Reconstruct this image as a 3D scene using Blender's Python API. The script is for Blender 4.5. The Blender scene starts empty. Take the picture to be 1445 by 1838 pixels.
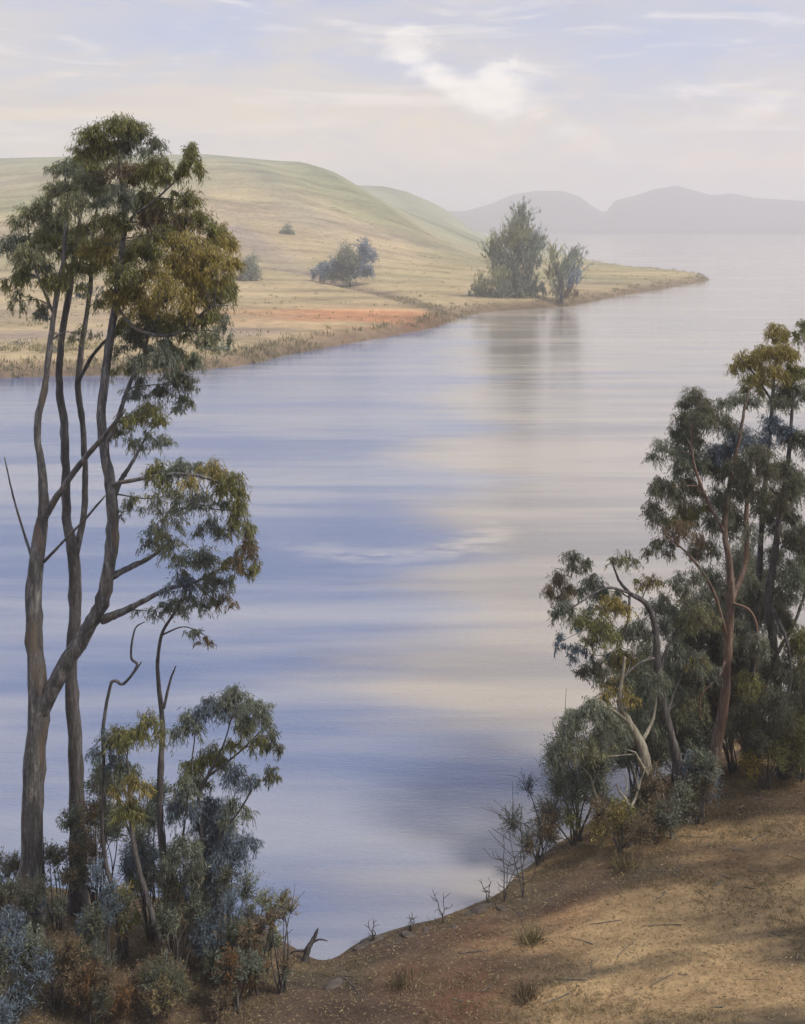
import bpy, math, random
import numpy as np
from mathutils import Vector

random.seed(7)
rng = np.random.default_rng(11)
scene = bpy.context.scene
COL = scene.collection

# ------------------------------------------------------------------ camera
PW, PH = 1445.0, 1838.0          # photograph size, used to turn pixels into directions
F, HOR, CXP, H = 1971.0, 402.0, 722.5, 15.0
cam = bpy.data.cameras.new('camera')
cam.sensor_fit = 'VERTICAL'
cam.sensor_height = 24.0
cam.lens = 24.0 * F / PH
cam.shift_y = -(PH / 2 - HOR) / PH
cam.clip_start = 0.1
cam.clip_end = 30000
cam_ob = bpy.data.objects.new('camera', cam)
COL.objects.link(cam_ob)
cam_ob.location = (0, 0, H)
cam_ob.rotation_euler = (math.pi / 2, 0, 0)
scene.camera = cam_ob

# ------------------------------------------------------------------ sky, sun, exposure
SUN_EL, SUN_ROT = math.radians(54), math.radians(112)
world = bpy.data.worlds.new('World')
scene.world = world
world.use_nodes = True


class NT:
    """small helper for node trees"""
    def __init__(self, tree):
        self.t = tree
        self.n = tree.nodes
        self.l = tree.links

    def node(self, kind, **kw):
        n = self.n.new(kind)
        for k, v in kw.items():
            setattr(n, k, v)
        return n

    def put(self, sock, v):
        if hasattr(v, 'is_output') or isinstance(v, bpy.types.NodeSocket):
            self.l.new(v, sock)
        elif isinstance(v, (tuple, list)) and sock.type == 'RGBA' and len(v) == 3:
            sock.default_value = (*v, 1)
        else:
            sock.default_value = v

    def math(self, op, a, b=0.0, c=None, clamp=False):
        n = self.node('ShaderNodeMath', operation=op, use_clamp=clamp)
        self.put(n.inputs[0], a)
        self.put(n.inputs[1], b)
        if c is not None:
            self.put(n.inputs[2], c)
        return n.outputs[0]

    def mix(self, fac, a, b, blend='MIX'):
        n = self.node('ShaderNodeMix', data_type='RGBA', blend_type=blend)
        self.put(n.inputs[0], fac)
        self.put(n.inputs[6], a)
        self.put(n.inputs[7], b)
        return n.outputs[2]

    def noise(self, vec, scale, detail=4, rough=0.55, dist=0.0):
        n = self.node('ShaderNodeTexNoise')
        if vec is not None:
            self.put(n.inputs['Vector'], vec)
        n.inputs['Scale'].default_value = scale
        n.inputs['Detail'].default_value = detail
        n.inputs['Roughness'].default_value = rough
        n.inputs['Distortion'].default_value = dist
        return n.outputs['Fac']

    def ramp(self, fac, stops, interp='LINEAR'):
        n = self.node('ShaderNodeValToRGB')
        r = n.color_ramp
        r.interpolation = interp
        while len(r.elements) < len(stops):
            r.elements.new(0.5)
        for e, (p, c) in zip(r.elements, stops):
            e.position = p
            e.color = (c, c, c, 1) if isinstance(c, (int, float)) else (*c, 1)
        self.put(n.inputs[0], fac)
        return n.outputs[0]

    def mapping(self, vec, scale=(1, 1, 1), loc=(0, 0, 0), rot=(0, 0, 0)):
        n = self.node('ShaderNodeMapping')
        self.put(n.inputs[0], vec)
        n.inputs[1].default_value = loc
        n.inputs[2].default_value = rot
        n.inputs[3].default_value = scale
        return n.outputs[0]


w = NT(world.node_tree)
bg = world.node_tree.nodes['Background']
sky = w.node('ShaderNodeTexSky', sky_type='NISHITA', sun_disc=False)
sky.sun_elevation, sky.sun_rotation = SUN_EL, SUN_ROT
sky.air_density, sky.dust_density, sky.ozone_density = 1.0, 1.6, 2.0
SKY_STRENGTH = 0.10
world.cycles.sampling_method = 'MANUAL'
world.cycles.sample_map_resolution = 512
tc = w.node('ShaderNodeTexCoord')
sep = w.node('ShaderNodeSeparateXYZ')
w.put(sep.inputs[0], tc.outputs['Generated'])
az = w.math('ARCTAN2', sep.outputs[0], sep.outputs[1])
el = w.math('ARCSINE', sep.outputs[2])
comb = w.node('ShaderNodeCombineXYZ')
w.put(comb.inputs[0], az)
w.put(comb.inputs[1], w.math('MULTIPLY', el, 2.6))
w.put(comb.inputs[2], 3.7)
cv = comb.outputs[0]
def blob(px, py, sx, sy, slope=0.0):
    a0 = math.atan((px - CXP) / F)
    e0 = math.atan((HOR - py) / F)
    dx = w.math('SUBTRACT', az, a0)
    dy = w.math('ADD', w.math('SUBTRACT', el, e0), w.math('MULTIPLY', dx, slope))
    q = w.math('ADD', w.math('POWER', w.math('ABSOLUTE', w.math('DIVIDE', dx, sx / F)), 2.0),
               w.math('POWER', w.math('ABSOLUTE', w.math('DIVIDE', dy, sy / F)), 2.0))
    return w.math('EXPONENT', w.math('MULTIPLY', q, -1.0))


# slanting veil: streaks that fall to the right
CLEAR = w.math('MAXIMUM', blob(1180, 75, 330, 70, 0.05), blob(330, 60, 220, 40, -0.1))
veil_v = w.mapping(cv, scale=(1.7, 2.3, 1), rot=(0, 0, 0.55))
veil = w.ramp(w.noise(veil_v, 2.8, 8, 0.58, 1.4), [(0.36, 0.0), (0.62, 1.0)], 'EASE')
lowhaze = w.ramp(el, [(0.0, 1.0), (0.06, 0.9), (0.13, 0.42), (0.26, 0.22)], 'EASE')
k = 0.66 / SKY_STRENGTH
veil_col = w.ramp(el, [(0.0, (1.0, 0.81, 0.58)), (0.09, (0.94, 0.78, 0.585)), (0.17, (0.74, 0.70, 0.68)), (0.30, (0.76, 0.71, 0.67)), (0.6, (0.62, 0.65, 0.74))])
veil_col = w.mix(1.0, veil_col, (k * 0.60, k * 0.60, k * 0.60), 'MULTIPLY')
veil_fac = w.math('ADD', w.math('MULTIPLY', veil, 0.62), w.math('MULTIPLY', lowhaze, 0.58), clamp=True)
blue = w.mix(0.72, sky.outputs[0], (k * 0.22, k * 0.255, k * 0.42))
veil_fac = w.math('MULTIPLY', veil_fac, w.math('SUBTRACT', 1.0, w.math('MULTIPLY', CLEAR, 0.75)))
c0 = w.mix(veil_fac, blue, veil_col)
# grey-violet cloud undersides
dk = w.ramp(w.noise(w.mapping(cv, scale=(1.3, 3.0, 1), rot=(0, 0, 0.35), loc=(2.3, 0.4, 0)), 2.6, 6, 0.6, 0.6),
            [(0.52, 0.0), (0.75, 0.55)], 'EASE')
c0 = w.mix(dk, c0, (k * 0.34, k * 0.32, k * 0.36))


# billowing white heads in a bank that trails down to the right, plus such heads all over the sky
bill = w.noise(w.mapping(cv, scale=(1, 0.8, 1)), 15.0, 8, 0.6, 0.5)
bank = w.math('MAXIMUM', blob(735, 95, 60, 45), w.math('MAXIMUM', blob(895, 125, 62, 50), w.math('MAXIMUM',
       blob(800, 150, 130, 40, 0.45), w.math('MULTIPLY', blob(960, 215, 140, 32, 0.45), 0.8))))
wide = w.ramp(w.noise(w.mapping(cv, scale=(1, 1.7, 1), loc=(5.1, 1.2, 0)), 2.2, 3, 0.5), [(0.54, 0.0), (0.72, 0.8)], 'EASE')
bank = w.math('MAXIMUM', bank, w.math('MULTIPLY', wide, 0.55))
heads = w.ramp(w.math('ADD', w.math('MULTIPLY', bank, 0.42), w.math('MULTIPLY', w.math('SUBTRACT', bill, 0.5), 2.1)), [(0.02, 0.0), (0.62, 1.0)], 'EASE')
heads = w.math('MULTIPLY', heads, w.ramp(bank, [(0.08, 0.0), (0.45, 1.0)], 'EASE'))
c1 = w.mix(w.math('MULTIPLY', heads, 0.88), c0, (k * 0.78, k * 0.74, k * 0.69))
under = w.math('MULTIPLY', blob(1300, 235, 170, 45, 0.1), w.ramp(bill, [(0.3, 0.2), (0.7, 1.0)]))
c1 = w.mix(w.math('MULTIPLY', under, 0.45), c1, (k * 0.30, k * 0.265, k * 0.285))
stroke = w.ramp(w.noise(w.mapping(cv, scale=(2.2, 7.0, 1), rot=(0, 0, 0.32), loc=(1.7, 3.1, 0)), 2.4, 7, 0.6, 1.2), [(0.50, 0.0), (0.70, 0.5)], 'EASE')
c1 = w.mix(stroke, c1, (k * 0.72, k * 0.67, k * 0.62))
w.put(bg.inputs[0], c1)
bg.inputs[1].default_value = SKY_STRENGTH

sun = bpy.data.lights.new('sun', 'SUN')
sun.energy = 1.5
sun.angle = math.radians(10.0)
sun.color = (1.0, 0.90, 0.76)
sun_ob = bpy.data.objects.new('sun', sun)
COL.objects.link(sun_ob)
sd = Vector((math.sin(SUN_ROT) * math.cos(SUN_EL), math.cos(SUN_ROT) * math.cos(SUN_EL), math.sin(SUN_EL)))
sun_ob.rotation_euler = sd.to_track_quat('Z', 'Y').to_euler()
sun_ob.location = (60, -40, 80)

scene.render.engine = 'CYCLES'
scene.cycles.use_denoising = True
scene.cycles.max_bounces = 4
scene.cycles.diffuse_bounces = 2
scene.cycles.glossy_bounces = 3
scene.cycles.transmission_bounces = 3
scene.cycles.volume_bounces = 1
scene.cycles.use_adaptive_sampling = True
scene.cycles.adaptive_threshold = 0.02
scene.cycles.sample_clamp_indirect = 6
scene.view_settings.view_transform = 'Standard'
scene.view_settings.look = 'None'
scene.view_settings.exposure = 1.28
scene.view_settings.gamma = 1.0
scene.view_settings.use_curve_mapping = False


# ------------------------------------------------------------------ geometry helpers
def P(x, y, Y):
    """photo pixel and distance -> point"""
    return np.array([(x - CXP) * Y / F, Y, H + (HOR - y) * Y / F])


def Wp(x, y, z=0.0):
    """photo pixel on the level z -> plan position"""
    Y = (H - z) * F / (y - HOR)
    return ((x - CXP) * Y / F, Y)


def mesh(name, V, faces, mat, parent=None, loc=None, color=None, smooth=False):
    """V (n,3); faces: list of int arrays (m,3) or (m,4)"""
    V = np.asarray(V, dtype=np.float64)
    if loc is not None:
        V = V - np.asarray(loc)
    me = bpy.data.meshes.new(name)
    me.vertices.add(len(V))
    me.vertices.foreach_set('co', V.astype(np.float32).ravel())
    fl = [np.asarray(f, dtype=np.int32) for f in faces if len(f)]
    tot = np.concatenate([np.full(len(f), f.shape[1], np.int32) for f in fl])
    idx = np.concatenate([f.ravel() for f in fl])
    start = np.concatenate([[0], np.cumsum(tot)[:-1]]).astype(np.int32)
    me.loops.add(len(idx))
    me.loops.foreach_set('vertex_index', idx)
    me.polygons.add(len(tot))
    me.polygons.foreach_set('loop_start', start)
    me.polygons.foreach_set('loop_total', tot)
    if smooth:
        me.polygons.foreach_set('use_smooth', np.ones(len(tot), dtype=bool))
    me.update(calc_edges=True)
    me.validate()
    if color is not None:
        a = me.attributes.new('Col', 'FLOAT_COLOR', 'POINT')
        c = np.ones((len(V), 4), np.float32)
        c[:, :3] = color
        a.data.foreach_set('color', c.ravel())
    me.materials.append(mat)
    o = bpy.data.objects.new(name, me)
    COL.objects.link(o)
    if parent is not None:
        o.parent = parent
    elif loc is not None:
        o.location = loc
    return o


def thing(name, label, cat, loc, group=None):
    o = bpy.data.objects.new(name, None)
    COL.objects.link(o)
    o.location = loc
    o.empty_display_size = 0.3
    o['label'] = label
    o['category'] = cat
    if group:
        o['group'] = group
    return o


class MB:
    """collects vertices and faces (with colours) for one mesh"""
    def __init__(self):
        self.v, self.q, self.t, self.c, self.n = [], [], [], [], 0

    def add(self, V, quads=None, tris=None, col=None):
        V = np.asarray(V)
        if quads is not None and len(quads):
            self.q.append(np.asarray(quads) + self.n)
        if tris is not None and len(tris):
            self.t.append(np.asarray(tris) + self.n)
        self.v.append(V)
        if col is not None:
            c = np.asarray(col)
            self.c.append(np.broadcast_to(c, (len(V), 3)) if c.ndim == 1 else c)
        self.n += len(V)

    def build(self, name, mat, parent=None, loc=None, smooth=False):
        if not self.n:
            return None
        f = []
        if self.q:
            f.append(np.concatenate(self.q))
        if self.t:
            f.append(np.concatenate(self.t))
        col = np.concatenate(self.c) if self.c else None
        return mesh(name, np.concatenate(self.v), f, mat, parent, loc, col, smooth)


def spline(p, sub=5):
    """Catmull-Rom through rows of p (any number of columns)"""
    p = np.asarray(p, float)
    if len(p) < 3:
        t = np.linspace(0, 1, sub + 1)[:, None]
        return p[0] * (1 - t) + p[-1] * t
    e = np.vstack([2 * p[0] - p[1], p, 2 * p[-1] - p[-2]])
    out = []
    for i in range(1, len(e) - 2):
        a, b, c, d = e[i - 1], e[i], e[i + 1], e[i + 2]
        t = np.linspace(0, 1, sub, endpoint=False)[:, None]
        out.append(0.5 * ((2 * b) + (-a + c) * t + (2 * a - 5 * b + 4 * c - d) * t * t + (-a + 3 * b - 3 * c + d) * t ** 3))
    return np.vstack(out + [p[-1:]])


def tube(mb, pts, rad, seg=8, knob=0.08, col=None):
    pts = np.asarray(pts, float)
    rad = np.asarray(rad, float)
    n = len(pts)
    tan = np.gradient(pts, axis=0)
    tan /= np.linalg.norm(tan, axis=1)[:, None] + 1e-9
    up = np.array([0.31, 0.93, 0.2])
    a = np.cross(tan, up)
    a /= np.linalg.norm(a, axis=1)[:, None] + 1e-9
    b = np.cross(tan, a)
    th = np.linspace(0, 2 * np.pi, seg, endpoint=False)
    r = rad[:, None] * (1 + knob * rng.standard_normal((n, seg)))
    ring = pts[:, None, :] + r[..., None] * (np.cos(th)[None, :, None] * a[:, None, :] + np.sin(th)[None, :, None] * b[:, None, :])
    V = ring.reshape(-1, 3)
    i = np.arange(n - 1)[:, None] * seg
    j = np.arange(seg)[None, :]
    j2 = (j + 1) % seg
    q = np.stack([i + j, i + j2, i + seg + j2, i + seg + j], -1).reshape(-1, 4)
    V = np.vstack([V, pts[-1:], pts[:1]])
    e = (n - 1) * seg
    tcap = np.stack([e + np.arange(seg), e + (np.arange(seg) + 1) % seg, np.full(seg, n * seg)], -1)
    t2 = np.stack([(np.arange(seg) + 1) % seg, np.arange(seg), np.full(seg, n * seg + 1)], -1)
    mb.add(V, q, np.vstack([tcap, t2]), col)


def unit(v):
    return v / (np.linalg.norm(v, axis=-1, keepdims=True) + 1e-9)


def leaves(mb, pos, dirs, L, Wd, col):
    """one folded lance-shaped leaf at each position"""
    n = len(pos)
    d = unit(dirs)
    rv = unit(rng.standard_normal((n, 3)))
    s = unit(np.cross(d, rv))
    nn = np.cross(d, s)
    L = L * (rng.uniform(0.4, 1.3, n)[:, None])
    Wd = Wd * rng.uniform(0.7, 1.3, n)[:, None]
    p2 = pos + d * L + nn * L * rng.uniform(-0.18, 0.18, n)[:, None]
    m = pos + d * L * 0.42
    V = np.stack([pos, m + s * Wd * 0.5 + nn * Wd * 0.15, p2, m - s * Wd * 0.5 + nn * Wd * 0.15], 1).reshape(-1, 3)
    base = np.arange(n)[:, None] * 4
    t = np.concatenate([base + np.array([[0, 1, 2]]), base + np.array([[0, 2, 3]])])
    mb.add(V, None, t, np.repeat(col, 4, axis=0))


# ------------------------------------------------------------------ materials
def principled(name):
    m = bpy.data.materials.new(name)
    m.use_nodes = True
    t = NT(m.node_tree)
    return m, t, m.node_tree.nodes['Principled BSDF']


def make_leaf_mat(name, trans=0.3, rough=0.55):
    m, t, b = principled(name)
    at = t.node('ShaderNodeAttribute', attribute_name='Col')
    geo = t.node('ShaderNodeNewGeometry')
    hsv = t.node('ShaderNodeHueSaturation')
    t.put(hsv.inputs['Value'], t.math('ADD', t.math('MULTIPLY', geo.outputs['Random Per Island'], 0.95), 0.85))
    t.put(hsv.inputs['Color'], at.outputs['Color'])
    t.put(b.inputs['Base Color'], hsv.outputs[0])
    b.inputs['Roughness'].default_value = rough
    b.inputs['Specular IOR Level'].default_value = 0.3
    tr = t.node('ShaderNodeBsdfTranslucent')
    t.put(tr.inputs[0], t.mix(0.5, hsv.outputs[0], (0.16, 0.17, 0.05)))
    mx = t.node('ShaderNodeMixShader')
    mx.inputs[0].default_value = trans
    t.l.new(b.outputs[0], mx.inputs[1])
    t.l.new(tr.outputs[0], mx.inputs[2])
    t.l.new(mx.outputs[0], m.node_tree.nodes['Material Output'].inputs[0])
    return m


def make_bark(name, dark, mid, pale, patch=None):
    m, t, b = principled(name)
    tcn = t.node('ShaderNodeTexCoord')
    v = t.mapping(tcn.outputs['Object'], scale=(1, 1, 0.16))
    n1 = t.noise(v, 9.0, 7, 0.62, 0.6)
    n2 = t.noise(t.mapping(tcn.outputs['Object'], scale=(1, 1, 0.3), loc=(3, 1, 7)), 2.3, 4, 0.5, 0.4)
    n3 = t.noise(t.mapping(tcn.outputs['Object'], scale=(1, 1, 0.22), loc=(5, 5, 1)), 34.0, 5, 0.65, 0.8)
    n1 = t.math('ADD', t.math('MULTIPLY', n1, 0.62), t.math('MULTIPLY', n3, 0.38))
    c = t.ramp(n1, [(0.36, dark), (0.5, mid), (0.64, pale)])
    if patch:
        c = t.mix(t.ramp(n2, [(0.52, 0.0), (0.62, 0.8)]), c, patch)
    t.put(b.inputs['Base Color'], c)
    b.inputs['Roughness'].default_value = 0.8
    bp = t.node('ShaderNodeBump')
    bp.inputs['Strength'].default_value = 0.9
    bp.inputs['Distance'].default_value = 0.06
    t.put(bp.inputs['Height'], n1)
    t.put(b.inputs['Normal'], bp.outputs[0])
    return m


LEAF = make_leaf_mat('gum_leaf', 0.5)
FAR_LEAF = make_leaf_mat('far_foliage', 0.2, 0.7)
GRASS = make_leaf_mat('dry_grass', 0.25, 0.7)
BARK = make_bark('grey_bark', (0.035, 0.035, 0.04), (0.12, 0.12, 0.12), (0.36, 0.35, 0.34), (0.20, 0.155, 0.115))
BARK_DARK = make_bark('dark_bark', (0.03, 0.028, 0.03), (0.08, 0.075, 0.075), (0.2, 0.19, 0.19))
BARK_RED = make_bark('reddish_bark', (0.06, 0.04, 0.03), (0.18, 0.12, 0.09), (0.32, 0.29, 0.27), (0.20, 0.12, 0.08))
BARK_PALE = make_bark('bleached_wood', (0.10, 0.09, 0.07), (0.26, 0.24, 0.19), (0.48, 0.45, 0.37))

PAL = {
    'olive': [(0.234, 0.234, 0.077), (0.305, 0.284, 0.09), (0.152, 0.173, 0.072)],
    'gold': [(0.414, 0.323, 0.081), (0.504, 0.396, 0.127), (0.252, 0.224, 0.063)],
    'pale': [(0.304, 0.318, 0.183), (0.395, 0.378, 0.227), (0.197, 0.227, 0.13)],
    'grey': [(0.203, 0.244, 0.192), (0.283, 0.324, 0.264), (0.132, 0.162, 0.143)],
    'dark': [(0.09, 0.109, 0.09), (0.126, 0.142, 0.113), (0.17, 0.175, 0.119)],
    'blue': [(0.139, 0.217, 0.331), (0.229, 0.318, 0.408), (0.102, 0.139, 0.229)],
    'brown': [(0.198, 0.139, 0.09), (0.298, 0.198, 0.118), (0.118, 0.095, 0.071)],
    'straw': [(0.27, 0.216, 0.108), (0.216, 0.162, 0.081), (0.324, 0.279, 0.162)],
    'rust': [(0.204, 0.09, 0.036), (0.264, 0.12, 0.048), (0.12, 0.06, 0.036)],
    'yellow': [(0.5, 0.38, 0.04), (0.42, 0.3, 0.03), (0.12, 0.12, 0.04)],
}


def pal(name, n):
    c = np.array(PAL[name])
    wv = rng.dirichlet((1.3, 1.0, 1.0), n)
    c = wv @ c
    return 0.8 * c + 0.2 * np.array((0.15, 0.155, 0.085))


def foliage(mb, twig, c, r, n, L, Wd, palette, style='hang', anchor=None, twig_r=0.006, ntw=15):
    """a clump of sprays: short twigs that arch out of the clump's heart and carry leaves"""
    c = np.asarray(c, float)
    r = np.asarray(r, float)
    ns = max(6, n // ntw)
    d = unit(rng.standard_normal((ns, 3)) + np.array([0, 0, 0.35]))
    end = c + d * r * rng.uniform(0.55, 1.08, ns)[:, None]
    start = c + unit(rng.standard_normal((ns, 3))) * r * 0.18 - np.array([0, 0, r[2] * 0.25])
    if style == 'up':
        start = c + rng.uniform(-0.45, 0.45, (ns, 3)) * r - np.array([0, 0, r[2] * 0.55])
        end = start + unit(rng.standard_normal((ns, 3)) * np.array([0.35, 0.35, 0.2]) + np.array([0.12, 0, 1.0])) * r[2] * rng.uniform(0.6, 1.5, ns)[:, None]
    arch = r[2] * (0.28 if style == 'hang' else 0.08)
    droop = r[2] * (0.45 if style == 'hang' else 0.0)

    def at(i, t):
        t = t[:, None]
        q = start[i] * (1 - t) + end[i] * t
        q[:, 2:3] += arch * np.sin(np.pi * t) - droop * t ** 3 * 0.6
        return q
    m = n // ns + 1
    i = np.repeat(np.arange(ns), m)[:n]
    # leaves gather in tufts along each twig
    t = rng.uniform(0.12, 1, len(i)) ** 0.75
    pos = at(i, t) + rng.normal(0, 0.06 * r.mean() + 0.2 * Wd, (len(i), 3)) * np.array([1, 1, 1.3])
    sd_ = unit(end - start)[i]
    rv = rng.standard_normal((len(i), 3))
    if style == 'hang':
        dr = sd_ * 0.30 + rv * 0.33 + np.array([0, 0, -0.95])
    elif style == 'up':
        dr = sd_ * 1.0 + rv * 0.28 + np.array([0, 0, 0.35])
    else:
        dr = sd_ * 0.6 + rv * 0.75 + np.array([0, 0, 0.1])
    leaves(mb, pos, dr, L, Wd, pal(palette, len(i)) * rng.uniform(0.75, 1.25, ns)[i][:, None])
    if twig is not None:
        for q in range(ns):
            tt = np.linspace(0, 1, 4)
            pp = at(np.full(4, q), tt)
            tube(twig, pp, np.linspace(twig_r, twig_r * 0.4, 4), 3, 0.0)


# ------------------------------------------------------------------ plan of the shores
def seg_dist(px, py, poly, closed=False):
    poly = np.asarray(poly, float)
    a = poly if closed else poly[:-1]
    b = np.roll(poly, -1, 0) if closed else poly[1:]
    best = np.full(px.shape, 1e9)
    for (ax, ay), (bx, by) in zip(a, b):
        dx, dy = bx - ax, by - ay
        t = np.clip(((px - ax) * dx + (py - ay) * dy) / (dx * dx + dy * dy + 1e-12), 0, 1)
        best = np.minimum(best, np.hypot(px - ax - t * dx, py - ay - t * dy))
    return best


def inside(px, py, poly):
    poly = np.asarray(poly, float)
    r = np.zeros(px.shape, bool)
    for (ax, ay), (bx, by) in zip(poly, np.roll(poly, -1, 0)):
        c = ((ay > py) != (by > py)) & (px < (bx - ax) * (py - ay) / ((by - ay) if by != ay else 1e-9) + ax)
        r ^= c
    return r


def vnoise(x, y, s, seed=0, octaves=4):
    """cheap smooth noise from rotated sines, -1..1"""
    out = 0.0
    amp, tot = 1.0, 0.0
    r = np.random.default_rng(seed)
    for o in range(octaves):
        acc = 0.0
        for _ in range(4):
            a, ph = r.uniform(0, 6.28, 2)
            acc = acc + np.sin((x * math.cos(a) + y * math.sin(a)) * s + ph + 1.7 * np.sin((x * math.sin(a) - y * math.cos(a)) * s * 0.6 + ph * 2))
        out = out + amp * acc / 4
        tot += amp
        amp *= 0.5
        s *= 2.1
    return out / tot


near_px = [(-1500, 1500), (-500, 1560), (0, 1590), (200, 1602), (420, 1640), (510, 1690), (560, 1722), (600, 1722), (640, 1700),
           (680, 1682), (720, 1664), (800, 1642), (860, 1622), (905, 1600), (935, 1562), (985, 1522), (1100, 1450), (1250, 1365),
           (1500, 1250), (1900, 1150), (2900, 1050), (5200, 1000)]
NEAR = spline([Wp(*p) for p in near_px], 4)
NEAR_POLY = np.vstack([NEAR, [(130, -60), (-60, -60)]])


def near_z(x, y):
    x = np.asarray(x, float)
    y = np.asarray(y, float)
    d = seg_dist(x, y, NEAR)
    ins = inside(x, y, NEAR_POLY)
    d = np.where(ins, d, -d)
    d = d + 0.16 * vnoise(x, y, 1.6, 5, 3)
    A = 0.55 + 0.55 / (1 + np.exp(-(x - 3.6) * 1.4))
    zl = A * (1 - np.exp(-np.maximum(d, 0) / 1.7)) + 0.05 * np.maximum(d, 0)
    zl = zl + 0.10 * vnoise(x, y, 0.9, 8, 4) * np.clip(d, 0, 1) + 0.02 * vnoise(x, y, 5.0, 9, 3) * np.clip(d * 2, 0, 1)
    zw = np.maximum(np.minimum(d, 0) * 0.35, -2.2)
    t = np.clip((19.5 - y) / 19.5, 0, 1)
    hill = 12.2 * t ** 1.3
    hill = np.where(y < 0, 12.2 + 0.08 * np.maximum(-y, 0), hill)
    return np.where(d > 0, zl, zw) + hill


far_px = [(-2600, 700), (-900, 690), (-300, 680), (0, 677), (150, 674), (300, 669), (430, 656), (500, 640), (560, 628), (640, 613), (700, 603),
          (780, 586), (840, 568), (880, 560), (950, 555), (1030, 548), (1090, 534), (1150, 525), (1220, 513), (1275, 501), (1225, 492),
          (1150, 485), (1080, 474), (1040, 464), (990, 452), (950, 442), (920, 434), (900, 428), (885, 424)]
FAR = spline([Wp(*p) for p in far_px], 3)
FAR_POLY = np.vstack([FAR, [(110, 2100), (-4000, 2100), (-4000, 150)]])
crest1 = np.array([(-3000, 330), (-600, 312), (-200, 300), (0, 298), (200, 293), (370, 291), (450, 299), (540, 312), (600, 330), (650, 352),
                   (700, 376), (750, 400), (800, 421), (850, 437), (900, 450), (1000, 455), (1400, 455)], float)
crest2 = np.array([(-3000, 330), (300, 330), (520, 338), (640, 340), (690, 341), (730, 350), (770, 366), (810, 386), (850, 405), (880, 420), (930, 428), (1400, 428)], float)
GULLY = [Wp(*p, 2.0) for p in [(380, 500), (480, 497), (560, 500), (620, 512), (680, 522), (740, 538), (800, 552), (850, 558)]]


def sm(t):
    t = np.clip(t, 0, 1)
    return t * t * (3 - 2 * t)


def far_z(x, y):
    d = seg_dist(x, y, FAR)
    d = np.where(inside(x, y, FAR_POLY), d, -d)
    d = d + 1.2 * vnoise(x, y, 0.09, 21, 4)
    xs = CXP + F * x / np.maximum(y, 1)
    z = 1.4 * (1 - np.exp(-np.maximum(d, 0) / 1.6)) + 0.014 * np.clip(d, 0, 150)
    inland = sm(np.clip(d, 0, 400) / 60)
    z1 = np.maximum(H + (HOR - np.interp(xs, crest1[:, 0], crest1[:, 1])) * 600 / F, 0)
    prof = np.where(y < 600, sm((y - 210) / 390) ** 1.15, np.exp(-((y - 600) / 150) ** 2))
    z2 = np.maximum(H + (HOR - np.interp(xs, crest2[:, 0], crest2[:, 1])) * 980 / F, 0)
    prof2 = np.where(y < 980, sm((y - 640) / 340), np.exp(-((y - 980) / 250) ** 2))
    spur = 1 + 0.30 * vnoise(x, y * 0.6, 0.018, 31, 3) * np.where(y < 600, sm((600 - y) / 200), 0)
    hz_ = np.maximum(z1 * prof * spur, z2 * prof2)
    for (xa, Ya, xb, Yb, amp, wd) in ((545, 585, 850, 330, 6.5, 20), (380, 560, 640, 300, 6.0, 20), (200, 540, 480, 270, 5.0, 18), (690, 960, 900, 560, 10, 34), (470, 590, 740, 380, 4.5, 13), (60, 560, 300, 260, 5, 18)):
        ax, bx = (xa - CXP) * Ya / F, (xb - CXP) * Yb / F
        t = np.clip(((x - ax) * (bx - ax) + (y - Ya) * (Yb - Ya)) / ((bx - ax) ** 2 + (Yb - Ya) ** 2), 0, 1)
        dd_ = np.hypot(x - ax - t * (bx - ax), y - Ya - t * (Yb - Ya)) + 5 * vnoise(x, y, 0.03, 37, 2)
        hz_ = hz_ + amp * np.exp(-(dd_ / wd) ** 2) * np.sin(np.pi * np.clip(t, 0.02, 0.98)) ** 1.3 * (0.25 + 0.75 * t) * sm((y - 230) / 120)
    z = z + hz_ * inland
    z = z + 0.22 * vnoise(x, y, 0.07, 33, 4) * inland
    g = seg_dist(x, y, GULLY)
    z = z - 0.9 * np.exp(-(g / 3.0) ** 2) * inland
    return np.where(d > 0, z, np.maximum(d * 0.3, -2.5)), d, g


def grid_mesh(name, X, Y, Z, mat, color=None, keep=None):
    ny, nx = X.shape
    V = np.stack([X, Y, Z], -1).reshape(-1, 3)
    i = np.arange(ny - 1)[:, None] * nx
    j = np.arange(nx - 1)[None, :]
    q = np.stack([i + j, i + j + 1, i + nx + j + 1, i + nx + j], -1).reshape(-1, 4)
    if keep is not None:
        q = q[keep.reshape(-1)[q].any(1)]
        used = np.unique(q)
        remap = np.full(len(V), -1)
        remap[used] = np.arange(len(used))
        q = remap[q]
        V = V[used]
        if color is not None:
            color = color.reshape(-1, 3)[used]
    elif color is not None:
        color = color.reshape(-1, 3)
    o = mesh(name, V, [q], mat, color=color, smooth=True)
    o['kind'] = 'structure'
    return o


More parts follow.
